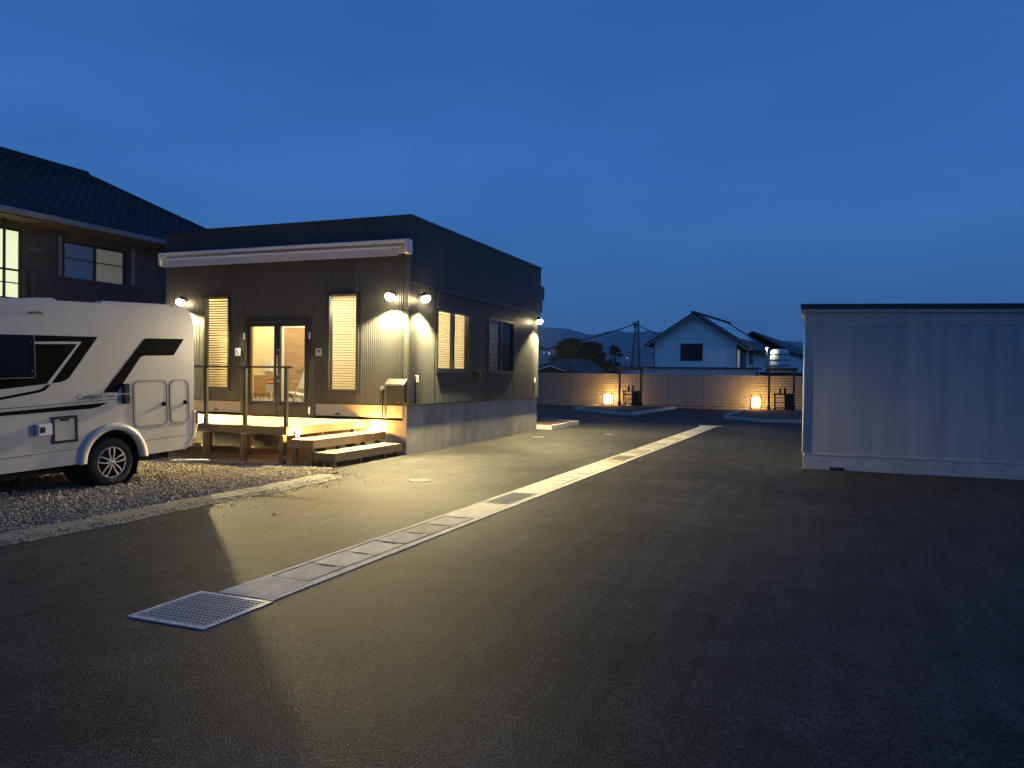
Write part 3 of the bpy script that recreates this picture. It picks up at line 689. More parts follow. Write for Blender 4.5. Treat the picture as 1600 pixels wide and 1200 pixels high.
def wall_sign(px, py, s, label, kind):
    q = gy(px, py, BY0 - .02); t = thing('wall_sign', (q.x, BY0 - .013, q.z - s), label, 'sign')
    MB().box(q.x - s * .9, q.x + s * .9, BY0 - .024, BY0 - .012, q.z - s, q.z + s).build('plate', 'sign_white' if kind else 'sign_grey', t)
    yy0, yy1 = BY0 - .0265, BY0 - .0245
    b = MB()
    def disc(cx, cz, r): b.prism([(cx + math.cos(k * .5236) * r, cz + math.sin(k * .5236) * r) for k in range(12)], lambda u, v, tt: Vector((q.x + u * s, tt, q.z + v * s)), yy0, yy1)
    def stroke(pts, wd):
        for (a, c), (e, f) in zip(pts, pts[1:]):
            d = Vector((e - a, f - c)).normalized(); nrm = Vector((-d.y, d.x)) * wd
            b.prism([(a + nrm.x, c + nrm.y), (a - nrm.x, c - nrm.y), (e - nrm.x, f - nrm.y), (e + nrm.x, f + nrm.y)], lambda u, v, tt: Vector((q.x + u * s, tt, q.z + v * s)), yy0, yy1)
    if kind:
        disc(-.38, .62, .15); stroke([(-.36, .42), (-.30, -.02), (.18, -.04), (.38, -.55)], .09); stroke([(-.33, .2), (.12, .2)], .07)
        stroke([(-.5 + .0, .1), (-.58, -.3), (-.35, -.66), (.05, -.70), (.22, -.45)], .07); b.build('pictogram', 'sign_blue', t)
    else:
        disc(0, .35, .34); disc(0, .02, .18); b.build('pictogram', 'black_frame', t)
        b = MB(); stroke([(-.5, -.40), (.5, -.40)], .07); stroke([(-.4, -.66), (.4, -.66)], .06); b.build('caption', 'fabric_grey', t)
wall_sign(371.5, 550, .085, 'white sign with blue pictogram between the tall window and the door', 1)
wall_sign(498, 550, .082, 'small grey sign with black symbol right of the double door', 0)
q = gx(744, 585, BX1 + .05)
vh = thing('vent_hood', (BX1, q.y, q.z - .12), 'dark round vent hood on the side wall between the two windows', 'vent')
MB().lathe([(.11, .012), (.115, .05), (.10, .09), (.05, .115), (0, .12)], Matrix.Translation((BX1, q.y, q.z)), 18).build('hood', 'steel_dark', vh)
MB().tube([(BX1 + .015, q.y + .11, q.z - .12), (BX1 + .12, q.y + .10, q.z - .05), (BX1 + .12, q.y + .06, q.z + .09), (BX1 + .02, q.y, q.z + .12)], .01, 6).build('trim', 'steel', vh)
for px, py, lbl in ((651, 592, 'white outdoor socket on the side wall near the front corner'), (835, 594, 'white outdoor socket on the side wall near the rear corner')):
    q = gx(px, py, BX1 + .03); t = thing('outdoor_socket', (BX1 + .012, q.y, q.z - .08), lbl, 'socket', 'outdoor sockets on the side wall')
    MB().box(BX1 + .012, BX1 + .055, q.y - .04, q.y + .04, q.z - .07, q.z + .07).build('cover', 'white_paint', t, bevel=.008)
    MB().tube([(BX1 + .02, q.y, q.z - .07), (BX1 + .02, q.y, ZS + .02)], .007, 6).build('cable', 'steel_dark', t)
du = thing('roof_duct', (BX1 - .1, BY1 + .2, 3.9), 'dark box duct sticking out at the rear top corner of the dark building', 'duct')
MB().box(BX1 - .5, BX1 + .04, BY1 + .001, BY1 + .35, 3.95, 4.35).build('duct_box', 'flashing', du)
MB().box(BX1 - .46, BX1 + .0, BY1 + .05, BY1 + .30, 3.6, 3.949).build('duct_neck', 'flashing', du)

# ------------------------------------------------------------------ deck, steps, rail
tag(MB().box(-14.6, -8.30, 11.25, BY0 + .03, -.02, .03).build('concrete_slab', 'slab'), kind='structure')
KX0, KX1, KY0, KT = -13.9, -8.69, 11.40, .69
dk = thing('timber_deck', ((KX0 + KX1) / 2, KY0, 0), 'raised timber deck on dark posts in front of the double door', 'deck')
pw = .142; npl = int((BY0 - KY0 - .02) / (pw + .005))
pm = MB().box(-(KX1 - KX0) / 2, (KX1 - KX0) / 2, 0, pw, 0, .028).mesh('plank', 'deck')
pw = (BY0 - .025 - KY0) / npl - .005
pm = MB().box(-(KX1 - KX0) / 2, (KX1 - KX0) / 2, 0, pw, 0, .028).mesh('plank', 'deck')
for i in range(npl): inst('plank', pm, dk, ((KX0 + KX1) / 2, KY0 + i * (pw + .005), KT - .028))
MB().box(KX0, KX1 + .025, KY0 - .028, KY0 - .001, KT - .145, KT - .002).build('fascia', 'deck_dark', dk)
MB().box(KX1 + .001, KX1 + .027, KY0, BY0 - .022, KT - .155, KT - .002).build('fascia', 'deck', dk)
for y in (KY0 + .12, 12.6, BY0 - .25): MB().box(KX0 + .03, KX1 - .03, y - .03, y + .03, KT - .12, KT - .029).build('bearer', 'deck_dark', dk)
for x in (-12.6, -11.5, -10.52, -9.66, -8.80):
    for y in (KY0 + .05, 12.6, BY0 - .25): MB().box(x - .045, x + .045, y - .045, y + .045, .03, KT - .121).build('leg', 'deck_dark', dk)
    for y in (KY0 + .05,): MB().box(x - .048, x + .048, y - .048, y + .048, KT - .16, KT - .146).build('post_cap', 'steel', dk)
# handrail
hr = thing('handrail', (-9.6, KY0 + .06, KT), 'dark steel handrail with three posts along the front edge of the deck', 'handrail')
for x in (-12.3, -11.4, -10.54, -9.64, -8.74):
    hp = MB().box(x - .028, x + .028, KY0 + .03, KY0 + .086, KT + .008, 1.735).build('post', 'steel_dark', hr)
    MB().box(x - .075, x + .075, KY0 - .01, KY0 + .125, KT, KT + .008).build('base_plate', 'steel_dark', hp)
MB().bar((-12.4, KY0 + .058, 1.75), (-8.62, KY0 + .058, 1.75), .05, .035).build('top_rail', 'steel_dark', hr)
# steps
S = [(-8.70 + .03, -8.17, .47), (-8.18 - .02, -7.74, .25)]
for i, (a, b_, zt_) in enumerate(S):
    y0 = KY0 + .10 + .05 * i
    st = thing('deck_step', ((a + b_) / 2, (y0 + BY0) / 2, 0), ['upper timber step beside the deck with two small lit lamps', 'lower timber step beside the deck close to the asphalt'][i], 'step', 'timber steps beside the deck')
    n = 3; wd = (b_ - a - .03) / n
    tm = MB().box(0, wd - .005, 0, BY0 - .022 - y0, 0, .028).mesh('tread_board', 'deck')
    for k in range(n): inst('tread_board', tm, st, (a + k * wd, y0, zt_ - .028))
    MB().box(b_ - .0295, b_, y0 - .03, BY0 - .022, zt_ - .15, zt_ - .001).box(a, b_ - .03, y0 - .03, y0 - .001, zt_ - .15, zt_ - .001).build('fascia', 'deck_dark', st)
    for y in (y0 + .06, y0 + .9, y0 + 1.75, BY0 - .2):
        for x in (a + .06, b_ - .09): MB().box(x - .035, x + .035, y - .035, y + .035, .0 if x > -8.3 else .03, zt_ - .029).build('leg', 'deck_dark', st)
# step lamps: one under the deck lip, one on the plinth
q = gx(467, 679, KX1 + .10)
t = thing('step_lamp', (KX1 + .03, q.y, .50), 'small lit step lamp at the outer end of the upper step', 'step lamp', 'step lamps beside the deck')
MB().box(KX1 + .028, KX1 + .06, q.y - .045, q.y + .045, .50, .60).build('housing', 'steel_dark', t)
MB().lathe([(0, .105), (.028, .096), (.042, .075), (.042, .0605)], Matrix.Translation((KX1, q.y, .552)), 16).build('lens', 'step_glow', t)
point('step_light', (KX1 + .15, q.y, .545), 62, (1, .50, .11), .02, t)
q = gy(588, 669, BY0 - .06)
t = thing('step_lamp', (q.x, BY0 + .03, q.z - .05), 'small lit step lamp on the plinth at the wall end of the upper step', 'step lamp', 'step lamps beside the deck')
MB().box(q.x - .06, q.x + .06, BY0 - .005, BY0 + .029, q.z - .045, q.z + .045).build('housing', 'steel_dark', t)
MB().lathe([(0, .05), (.03, .042), (.046, .02), (.046, .0055)], Matrix.Translation((q.x, BY0, q.z)) @ Matrix.Rotation(-math.pi / 2, 4, 'Z'), 16).build('lens', 'step_glow', t)
point('step_light', (q.x, BY0 - .13, q.z), 85, (1, .48, .10), .02, t)
# ================================================================== MOTORHOME
va = R_(7.0); vp = R_(2.2)
P0 = gz(178, 762)
uh = Vector((math.sin(va), math.cos(va), 0)); nh = Vector((math.cos(va), -math.sin(va), 0))
u3 = uh * math.cos(vp) + Vector((0, 0, 1)) * math.sin(vp); w3 = -uh * math.sin(vp) + Vector((0, 0, 1)) * math.cos(vp)
VR = Matrix((nh, u3, w3)).transposed()
mh = thing('motorhome', P0 + Vector((0, 0, .012)), 'white motorhome with black slanted graphics parked on the gravel beside the deck', 'motorhome', rot=VR)
V3 = lambda u, v, t: Vector((t, u, v))                     # side plane: u towards the rear, v up, t outwards
def arc(cx, cz, r, a0, a1, n): return [(cx + r * math.cos(R_(a0 + (a1 - a0) * i / n)), cz + r * math.sin(R_(a0 + (a1 - a0) * i / n))) for i in range(n + 1)]
prof = [(1.225, .40)] + [(1.33, .60), (1.375, .82), (1.405, 1.4), (1.405, 2.33)] + arc(1.185, 2.36, .22, 0, 90, 6)[1:] + [(-4.2, 2.58)] + [(-4.6, 2.45), (-5.0, 2.05), (-5.35, 1.45), (-5.9, 1.15), (-6.05, .9), (-6.0, .42)]
prof += [(-3.75, .41)] + arc(-3.35, .40, .40, 178, 2, 10) + [(-2.95, .40)] + [(-.46, .39)] + arc(.01, .385, .43, 179, 1, 14) + [(.48, .39)]
bm = MB(); bm.prism(prof, V3, -2.12, 0)
body = bm.build('body', 'body_white', mh, local=True, bevel=.045, seg=4)
bvm = body.modifiers[0]; bvm.angle_limit = R_(60)
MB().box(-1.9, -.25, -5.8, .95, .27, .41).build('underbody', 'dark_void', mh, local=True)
MB().box(-1.9, -.02, -.46, .48, .39, .80).box(-1.9, -.02, -3.75, -2.95, .39, .8)
E1 = .004
def decal(name, poly, m, t=E1, parent=mh): return MB().prism(poly, V3, .0005, t).build(name, m, parent, local=True)
# graphics
decal('graphic_band', [(-1.07, 2.123), (-.178, 2.11), (-.60, 1.56), (-.66, 1.525), (-.74, 1.505), (-1.48, 1.448), (-3.1, 1.36), (-3.1, 2.15)], 'decal_black')
decal('graphic_line', [(-1.055, 2.04), (-.415, 2.043), (-.845, 1.495), (-.905, 1.490), (-.475, 2.012), (-1.055, 2.010)], 'body_white', .0062)
decal('graphic_curve', [(-.905, 1.478), (-.845, 1.482), (-.93, 1.405), (-1.02, 1.382), (-1.483, 1.318), (-3.1, 1.12), (-3.1, 1.15), (-1.483, 1.350), (-1.04, 1.414), (-.97, 1.43)], 'decal_black')
decal('graphic_sweep', arc(.60, 1.98, .117, 90, 145, 4) + [(.36, 1.94)] [:0] + [(-.122, 1.338), (.09, 1.329), (.43, 1.77), (.47, 1.82), (.53, 1.844), (1.036, 1.844), (1.228, 2.093)], 'decal_black')
decal('graphic_stripe', [(-3.1, 1.04), (-1.49, 1.118), (-.30, 1.128), (-.20, 1.142), (-.10, 1.178), (-.06, 1.196), (-1.49, 1.165), (-3.1, 1.09)], 'decal_black')
decal('belt_line', [(-3.1, 1.165), (-1.49, 1.198), (.335, 1.236), (.335, 1.245), (-1.49, 1.209), (-3.1, 1.18)], 'decal_grey')
# seam lines
decal('panel_seam', [(-1.6, .588), (-.46, .600), (-.46, .592), (-1.6, .580)], 'decal_grey', .002)
decal('panel_seam', [(.48, .607), (1.318, .618), (1.318, .610), (.48, .599)], 'decal_grey', .002)
# lettering
cu = bpy.data.curves.new('lettering', 'FONT'); cu.body = 'Compact'; cu.size = .118; cu.extrude = .001
fo = bpy.data.objects.new('lettering', cu); col.objects.link(fo)
dg = bpy.context.evaluated_depsgraph_get(); me = bpy.data.meshes.new_from_object(fo.evaluated_get(dg)); bpy.data.objects.remove(fo)
wdt = max(v.co.x for v in me.vertices)
for v in me.vertices: v.co = Vector((E1 + v.co.z, -.505 + v.co.x * (.375 / wdt), 1.252 + v.co.y + v.co.x * .02))
me.materials.clear(); me.materials.append(MATS['decal_grey']); o = bpy.data.objects.new('lettering', me); col.objects.link(o); o.parent = mh
random.seed(5)
b = MB()
for i in range(9):
    u = -.09 + i * .017; b.box(.001, E1, u, u + .011, 1.268, 1.268 + random.choice((.018, .022, .03)))
b.box(.001, E1, -.09, -.06, 1.31, 1.325).build('lettering', 'decal_tan', mh, local=True)
# side window
wn = MB().prism([(-2.35, 1.60), (-1.10, 1.592)] + arc(-1.10, 1.63, .035, -90, 0, 3) + arc(-1.10, 2.08, .035, 0, 90, 3) + [(-2.35, 2.12)], V3, .004, .022).build('side_window', 'win_black', mh, local=True)
MB().prism([(-1.062, 1.60), (-1.05, 1.60), (-1.05, 2.11), (-1.062, 2.11)], V3, .004, .026).prism([(-2.35, 1.575), (-1.062, 1.575), (-1.062, 1.588), (-2.35, 1.588)], V3, .004, .026).build('window_seal', 'decal_grey', wn, local=True)
MB().box(.022, .03, -1.10, -1.09, 2.03, 2.04).box(.022, .03, -1.10, -1.09, 1.66, 1.67).build('window_pin', 'steel', wn, local=True)
# garage hatches
def rrect(a, b, c, d, r): return arc(b - r, c + r, r, -90, 0, 5) + arc(b - r, d - r, r, 0, 90, 5) + arc(a + r, d - r, r, 90, 180, 5) + arc(a + r, c + r, r, 180, 270, 5)
def hatch(a, b, c, d, r):
    outer = rrect(a, b, c, d, r); inner = rrect(a + .022, b - .022, c + .022, d - .022, r - .02); n = len(outer)
    ring = MB(); ring.add([V3(u, v, .0006) for u, v in outer] + [V3(u, v, .010) for u, v in outer] + [V3(u, v, .010) for u, v in inner] + [V3(u, v, .0006) for u, v in inner],
             [(i + k * n, (i + 1) % n + k * n, (i + 1) % n + (k + 1) * n, i + (k + 1) * n) for k in range(3) for i in range(n)])
    h = MB().prism(rrect(a + .030, b - .030, c + .030, d - .030, r - .03), V3, .0006, .006).build('garage_hatch', 'body_white', mh, local=True)
    ring.build('hatch_frame', 'decal_grey', h, local=True)
    mid = rrect(a + .008, b - .008, c + .008, d - .008, r - .01); mi2 = rrect(a + .016, b - .016, c + .016, d - .016, r - .015)
    MB().add([V3(u, v, .0115) for u, v in mid] + [V3(u, v, .0115) for u, v in mi2], [(i, (i + 1) % n, (i + 1) % n + n, i + n) for i in range(n)]).build('hatch_bead', 'body_white', h, local=True)
    MB().lathe([(.0, .035), (.028, .03), (.034, .012), (.036, .006)], Matrix.Translation((0, b - .075, (c + d) / 2 - .02)), 14).build('handle', 'decal_black', h, local=True)
    MB().box(.006, .012, b - .12, b - .06, (c + d) / 2 - .065, (c + d) / 2 - .045).build('handle_plate', 'body_trim', h, local=True)
hatch(.335, .915, .795, 1.485, .10); hatch(.945, 1.30, .805, 1.475, .10)
# fittings
for c in (1.165, 1.315): MB().box(.001, .07, .155, .25, c, c + .135).build('hinge_block', 'rubber', mh, local=True, bevel=.015)
ff = MB()
for a, b_, c, d in ((-.856, -.511, .70, .735), (-.856, -.511, 1.02, 1.056), (-.856, -.822, .735, 1.02), (-.545, -.511, .735, 1.02)): ff.box(.0006, .018, a, b_, c, d)
ff.box(.0006, .022, -.74, -.63, .99, 1.02)
sf = ff.build('service_flap_frame', 'rubber', mh, local=True)
MB().box(.0006, .010, -.821, -.546, .736, 1.019).build('service_flap', 'body_white', mh, local=True)
sk = MB().box(.0006, .05, -1.09, -.885, .835, .975).build('power_inlet', 'blue_box', mh, local=True)
MB().box(.0505, .058, -1.06, -.88, .83, .98).build('inlet_lid', 'sign_white', sk, local=True)
MB().box(.0585, .064, -1.04, -.975, .865, .94).build('inlet_socket', 'rubber', sk, local=True)
MB().prism([(-1.10, 2.395), (-.925, 2.39), (-.95, 2.425), (-1.06, 2.425)], V3, .0006, .025).build('vent', 'decal_grey', mh, local=True)
# wheel arch lip and mud flap
def archlip(cu_, m):
    o1 = arc(cu_ + .0, .385, .52, 180, 0, 18); i1 = arc(cu_, .385, .425, 180, 0, 18); n = len(o1)
    b = MB(); b.add([V3(u, v, .001) for u, v in o1] + [V3(u, v - .01, .045) for u, v in o1] + [V3(u, v, .05) for u, v in i1] + [V3(u, v, -.05) for u, v in i1],
        [(i + k * n, i + 1 + k * n, i + 1 + (k + 1) * n, i + (k + 1) * n) for k in range(3) for i in range(n - 1)], True)
    return b.build('wheel_arch', m, mh, local=True)
archlip(.01, 'body_trim')
MB().box(-.30, -.06, .40, .415, .12, .45).build('mud_flap', 'rubber', mh, local=True)
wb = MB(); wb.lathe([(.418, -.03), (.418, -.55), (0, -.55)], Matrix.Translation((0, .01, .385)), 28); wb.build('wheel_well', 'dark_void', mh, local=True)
# wheels: tyre, five double-spoke alloy rim
def wheel(u, z, out=-.03):
    M = Matrix.Translation((out, u, z)); Rr = .345
    t = MB(); t.lathe([(.215, -.03), (.225, .0), (.26, .012), (.31, .002), (.335, -.03), (Rr, -.06), (Rr, -.17), (.33, -.205), (.26, -.225), (.2, -.2)], M, 40)
    wh = t.build('wheel', 'rubber', mh, local=True)
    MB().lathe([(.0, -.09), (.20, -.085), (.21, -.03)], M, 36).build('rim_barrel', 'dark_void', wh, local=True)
    MB().lathe([(.20, -.03), (.205, -.005), (.217, -.002), (.22, -.02)], M, 40).build('rim_ring', 'alloy', wh, local=True)
    for k in range(5):
        for s in (-1, 1):
            a = R_(72 * k + 18); c = Vector((0, math.cos(a), math.sin(a))); tt = Vector((0, -math.sin(a), math.cos(a)))
            A = M @ (c * .035 + tt * s * .014 + Vector((-.012, 0, 0))); B = M @ (c * .13 + tt * s * .038 + Vector((-.010, 0, 0))); Cc = M @ (c * .204 + tt * s * .036 + Vector((-.014, 0, 0)))
            MB().bar(A, B, .018, .020).bar(B, Cc, .018, .022).build('spoke', 'alloy', wh, local=True)
    MB().lathe([(0, .004), (.03, .0), (.045, -.012), (.05, -.03)], M, 20).build('hub_cap', 'alloy', wh, local=True)
    for k in range(5):
        a = R_(72 * k + 54); q = M @ Vector((-.03, math.cos(a) * .055, math.sin(a) * .055)); MB().tube([q, q + Vector((.018, 0, 0))], .009, 6).build('wheel_bolt', 'steel', wh, local=True)
wheel(.01, .345); wheel(-3.35, .47)
wheel(.01, .345, -1.86)
# rear bumper, lamps
MB().prism([(1.20, .41), (1.33, .43), (1.40, .55), (1.45, .75), (1.44, .97), (1.36, 1.01), (1.34, .62)], V3, -2.13, .012).build('rear_bumper', 'body_white', mh, local=True, bevel=.02)
MB().box(-.06, .017, 1.405, 1.452, .775, .955).build('tail_light', 'red_lens', mh, local=True, bevel=.01)
MB().prism(arc(1.375, .515, .028, 0, 330, 11), V3, .0125, .024).build('side_marker', 'amber_lens', mh, local=True)
MB().box(-2.0, -.1, 1.40, 1.412, 1.2, 2.2).build('rear_panel', 'body_trim', mh, local=True)
# roof fittings
MB().box(-.20, -.05, -.07, 1.04, 2.576, 2.615).build('roof_rail', 'body_white', mh, local=True, bevel=.012)
MB().prism([(-.97, 2.575), (-.46, 2.575), (-.44, 2.61), (-.50, 2.645), (-.78, 2.635), (-.97, 2.60)], V3, -1.0, -.45).build('roof_vent', 'body_trim', mh, local=True, bevel=.015)
# tow frame end and levelling blocks under the rear
MB().bar((-.45, 1.0, .34), (-.45, 1.25, .30), .05).box(-.5, -.2, 1.05, 1.11, .27, .39).build('tow_bracket', 'steel_dark', mh, local=True)
MB().bar((-.25, .8, .24), (.05, 1.62, .17), .03).build('tow_frame', 'steel', mh, local=True)

# ================================================================== SHED ON THE RIGHT
SY = 15.28; sx0 = gy(1257, 733, SY).x; SXE = sx0 + 8.5
sh = thing('storage_shed', (sx0, SY, 0), 'pale panel storage shed with flat dark edged roof on a concrete base', 'shed')
zt_ = lambda X: 2.88 - .018 * (X - sx0)
zj = gy(1262, 709.5, SY).z; zl = gy(1262, 511, SY).z
MB().box(sx0 - .03, SXE, SY - .03, SY + 4.5, 0, zj - .012).build('base', 'shed_base', sh, bevel=.008)
MB().box(sx0 + .20, SXE, SY + .02, SY + 4.4, zj - .011, 2.70).build('wall_core', 'shed_panel', sh)
MB().box(sx0 + .001, sx0 + .199, SY + .02, SY + .06, zj - .011, 2.70).build('wing_wall', 'shed_panel', sh)
npn = 17; pwid = (SXE - sx0) / npn
for i in range(npn):
    a = sx0 + i * pwid; b = MB(); n = 12; pr = []
    for k in range(n + 1): pr += [(a + .0012 + (pwid - .0024) * k / n, (.0 if k % 2 else .0002))]
    b.add([Vector((x, SY + .004 - o, zj + .012)) for x, o in pr] + [Vector((x, SY + .004 - o, zl)) for x, o in pr], [(j, j + 1, n + 2 + j, n + 1 + j) for j in range(n)])
    b.build('wall_panel', 'shed_panel', sh)
MB().box(sx0 - .012, SXE, SY - .034, SY + .019, zj - .0105, zj + .014).build('base_flashing', 'shed_panel', sh)
b = MB(); b.add([(sx0, SY - .010, zl), (SXE, SY - .010, zl), (SXE, SY - .010, zt_(SXE)), (sx0, SY - .010, zt_(sx0)), (sx0, SY + .019, zl), (SXE, SY + .019, zl), (SXE, SY + .019, zt_(SXE)), (sx0, SY + .019, zt_(sx0))],
    [(0, 1, 2, 3), (4, 5, 6, 7), (0, 1, 5, 4), (2, 3, 7, 6), (0, 4, 7, 3), (1, 5, 6, 2)]); b.build('upper_band', 'shed_panel', sh)
MB().tube([(sx0 - .027, SY + .012, zj + .016), (sx0 - .027, SY + .012, 2.875)], .026, 14).build('downpipe', 'white_paint', sh)
def slopebox(x0, x1, y0, y1, za, zb): 
    return [(x, y, z_(x)) for z_ in (za, zb) for y in (y0, y1) for x in (x0, x1)]
def sbox(x0, x1, y0, y1, za, zb): return MB().add(slopebox(x0, x1, y0, y1, za, zb), [(0, 2, 3, 1), (4, 5, 7, 6), (0, 1, 5, 4), (2, 6, 7, 3), (0, 4, 6, 2), (1, 3, 7, 5)])
o1 = sx0 - .10
sbox(o1, SXE, SY - .07, SY + 4.6, lambda X: zt_(X) + .003, lambda X: zt_(X) + .045).build('roof_trim', 'shed_panel', sh)
sbox(o1 + .012, SXE, SY - .058, SY + 4.59, lambda X: zt_(X) + .046, lambda X: zt_(X) + .115).build('roof_edge', 'shed_roof', sh)
sbox(o1 - .01, SXE, SY - .08, SY + 4.6, lambda X: zt_(X) + .116, lambda X: zt_(X) + .145).build('roof_sheet', 'far_roof', sh)
for px, py in ((1286, 721), (1347, 725), (1411, 728), (1489, 733), (1564, 735)):
    q = gy(px, py, SY - .03); MB().tube([(q.x, SY - .034, q.z), (q.x, SY - .0305, q.z)], .012, 8).build('form_tie_hole', 'dark_void', sh)
q = gz(1307, 734); MB().box(q.x - .12, q.x + .12, SY - .05, SY - .031, .005, .06).build('base_vent', 'steel_dark', sh)

fl = thing('floodlight', (sx0 + .2, SY + 1.1, 2.6), 'floodlight under the eave on the side wall of the pale shed', 'wall lamp')
lp = Vector((sx0 + .055, SY + 1.1, 2.70)); la = (Vector((-8.9, 8.6, 2.0)) - lp).normalized()
MB().box(sx0 + .10, sx0 + .199, lp.y - .06, lp.y + .06, 2.62, 2.80).build('housing', 'steel_dark', fl)
MB().lathe([(0, .02), (.03, .016), (.045, 0)], Matrix.Translation((sx0 + .10, lp.y, 2.71)) @ Matrix.Rotation(math.pi, 4, 'Z'), 14).build('lens', 'lamp_glow', fl)
spot('flood_beam', lp, la, 1450, (1.0, .82, .50), 46, .9, .05, fl)

# ================================================================== FENCE
FY = 42.3
fn = thing('slat_fence', (-6, FY, 0), 'long timber fence of horizontal boards closing the far end of the yard', 'fence')
SL = 1.82; fx0 = -20.0; nsec = 16; BH = .118; GAP = .022; rows = 13
random.seed(11)
bds = [MB().box(-SL / 2 + .006, SL / 2 - .006, -.011, .011, 0, BH * s).mesh('fence_board', 'fence_wood') for s in (.96, 1.0, .985)]
for i in range(nsec):
    xc = fx0 + (i + .5) * SL; drop = -.004 * i
    for r in range(rows):
        inst('fence_board', bds[(i * 7 + r * 3) % 3], fn, (xc + random.uniform(-.004, .004), FY + random.uniform(-.003, .003), .04 + r * (BH + GAP) + drop), (0, random.gauss(0, .0008), 0))
    MB().box(xc - SL / 2 - .045, xc - SL / 2 + .045, FY + .014, FY + .104, 0, 1.84).build('fence_post', 'post_wood', fn)
    MB().box(xc - .02, xc + .02, FY + .014, FY + .05, .03, 1.82).build('fence_batten', 'post_wood', fn)

# shelters with water stand and lantern
def shelter(px_, y, label):
    x = px_; t = thing('post_shelter', (x, y, .1), label, 'shelter', 'small post shelters before the fence')
    for s in (-.58, .58):
        po = MB().box(x + s - .05, x + s + .05, y - .05, y + .05, .10, 2.02).build('post', 'post_wood', t)
        MB().box(x + s - .075, x + s + .075, y - .075, y + .075, .095, .32).build('post_shoe', 'steel_dark', po)
    MB().box(x - .70, x + .70, y - .06, y + .06, 2.021, 2.13).build('beam', 'post_wood', t)
    MB().box(x - .78, x + .80, y - .34, y + .34, 2.131, 2.20).build('roof_board', 'post_wood', t, bevel=.01)
    MB().box(x - .50, x + .45, y - .30, y + .30, 2.08, 2.13).build('soffit', 'red_print' if False else 'door_wood', t)
    return t
def stand(x, y, label):
    t = thing('water_stand', (x, y, .1), label, 'water stand', 'water stands under the shelters')
    for sx_ in (-.40, .40):
        for sy_ in (-.22, .22): MB().box(x + sx_ - .025, x + sx_ + .025, y + sy_ - .025, y + sy_ + .025, .1, .88).build('leg', 'steel_dark', t)
    MB().box(x - .46, x + .46, y - .27, y + .27, .881, .93).build('top', 'steel_dark', t)
    for z in (.22, .46, .70):
        MB().box(x - .37, x + .37, y - .235, y - .215, z, z + .05).build('slat', 'steel_dark', t)
    MB().box(x + .05, x + .37, y - .20, y + .20, .15, .86).build('cabinet', 'black_frame', t)
    for s in (-.16, .06):
        tp = MB().tube([(x + s, y, .93), (x + s, y, 1.13)], .05, 10).build('tap_body', 'steel_dark', t)
        MB().tube([(x + s, y, 1.12), (x + s, y, 1.20)], .028, 8).box(x + s - .05, x + s + .07, y - .015, y + .015, 1.16, 1.185).build('tap_handle', 'steel_dark', tp)
    MB().tube([(x - .20, y - .25, .80), (x - .26, y - .30, .66), (x - .18, y - .30, .45), (x - .26, y - .28, .22)], .016, 6).build('hose', 'galv', t)
def lantern(x, y, label, pwr):
    t = thing('garden_lantern', (x, y, .1), label, 'lantern', 'glowing lanterns on the beds')
    for sx_ in (-1, 1):
        for sy_ in (-1, 1): MB().box(x + sx_ * .235 - .016, x + sx_ * .235 + .016, y + sy_ * .235 - .016, y + sy_ * .235 + .016, .1, .84 if sx_ * sy_ < 0 else .76).build('leg', 'steel_dark', t)
    MB().box(x - .20, x + .20, y - .20, y + .20, .20, .70).build('shade', 'lantern_glow', t, bevel=.02)
    MB().box(x - .24, x + .24, y - .012, y + .012, .71, .73).build('top_bar', 'steel_dark', t)
    MB().box(x - .02, x + .02, y - .02, y + .02, .1, .199).build('stem', 'steel_dark', t)
    for sy_, pw_ in ((.30, pwr), (-.30, pwr * .35)):
        point('lantern_light', (x, y + sy_, .55), pw_, (1, .60, .17), .1, t)
shelter(gy(984.5, 636, 41.0).x, 41.0, 'timber post shelter over a water stand opposite the pine trees')
stand(gy(987, 636, 40.8).x, 40.75, 'black water stand with two taps under the shelter opposite the pines')
lantern(gy(950, 636, 41.3).x, 41.35, 'glowing square lantern on the kerbed bed opposite the pine trees', 115)
shelter(gy(1220.5, 641, 40.6).x, 40.6, 'timber post shelter over a water stand next to the pale shed')
stand(gy(1224, 641, 40.3).x, 40.35, 'black water stand with two taps under the shelter by the pale shed')
lantern(gy(1181, 641, 41.2).x, 41.2, 'glowing square lantern on the kerbed bed next to the pale shed', 115)

# ================================================================== APARTMENT HOUSE ON THE LEFT
HX, EXH, EZ = -19.3, -18.5, 5.60
RXR, RZ, RYE = -23.0, 8.22, 19.25
HY0, HY1 = 3.0, RYE + (RXR - EXH) * -1
apt = thing('apartment_house', (HX, 16, 0), 'two storey house with dark tiled hip roof and curtained windows behind the motorhome', 'house')
MB().box(HX - 7.4, HX, HY0, HY1 - .8, 0, 5.5).build('wall', 'house_wall', apt)
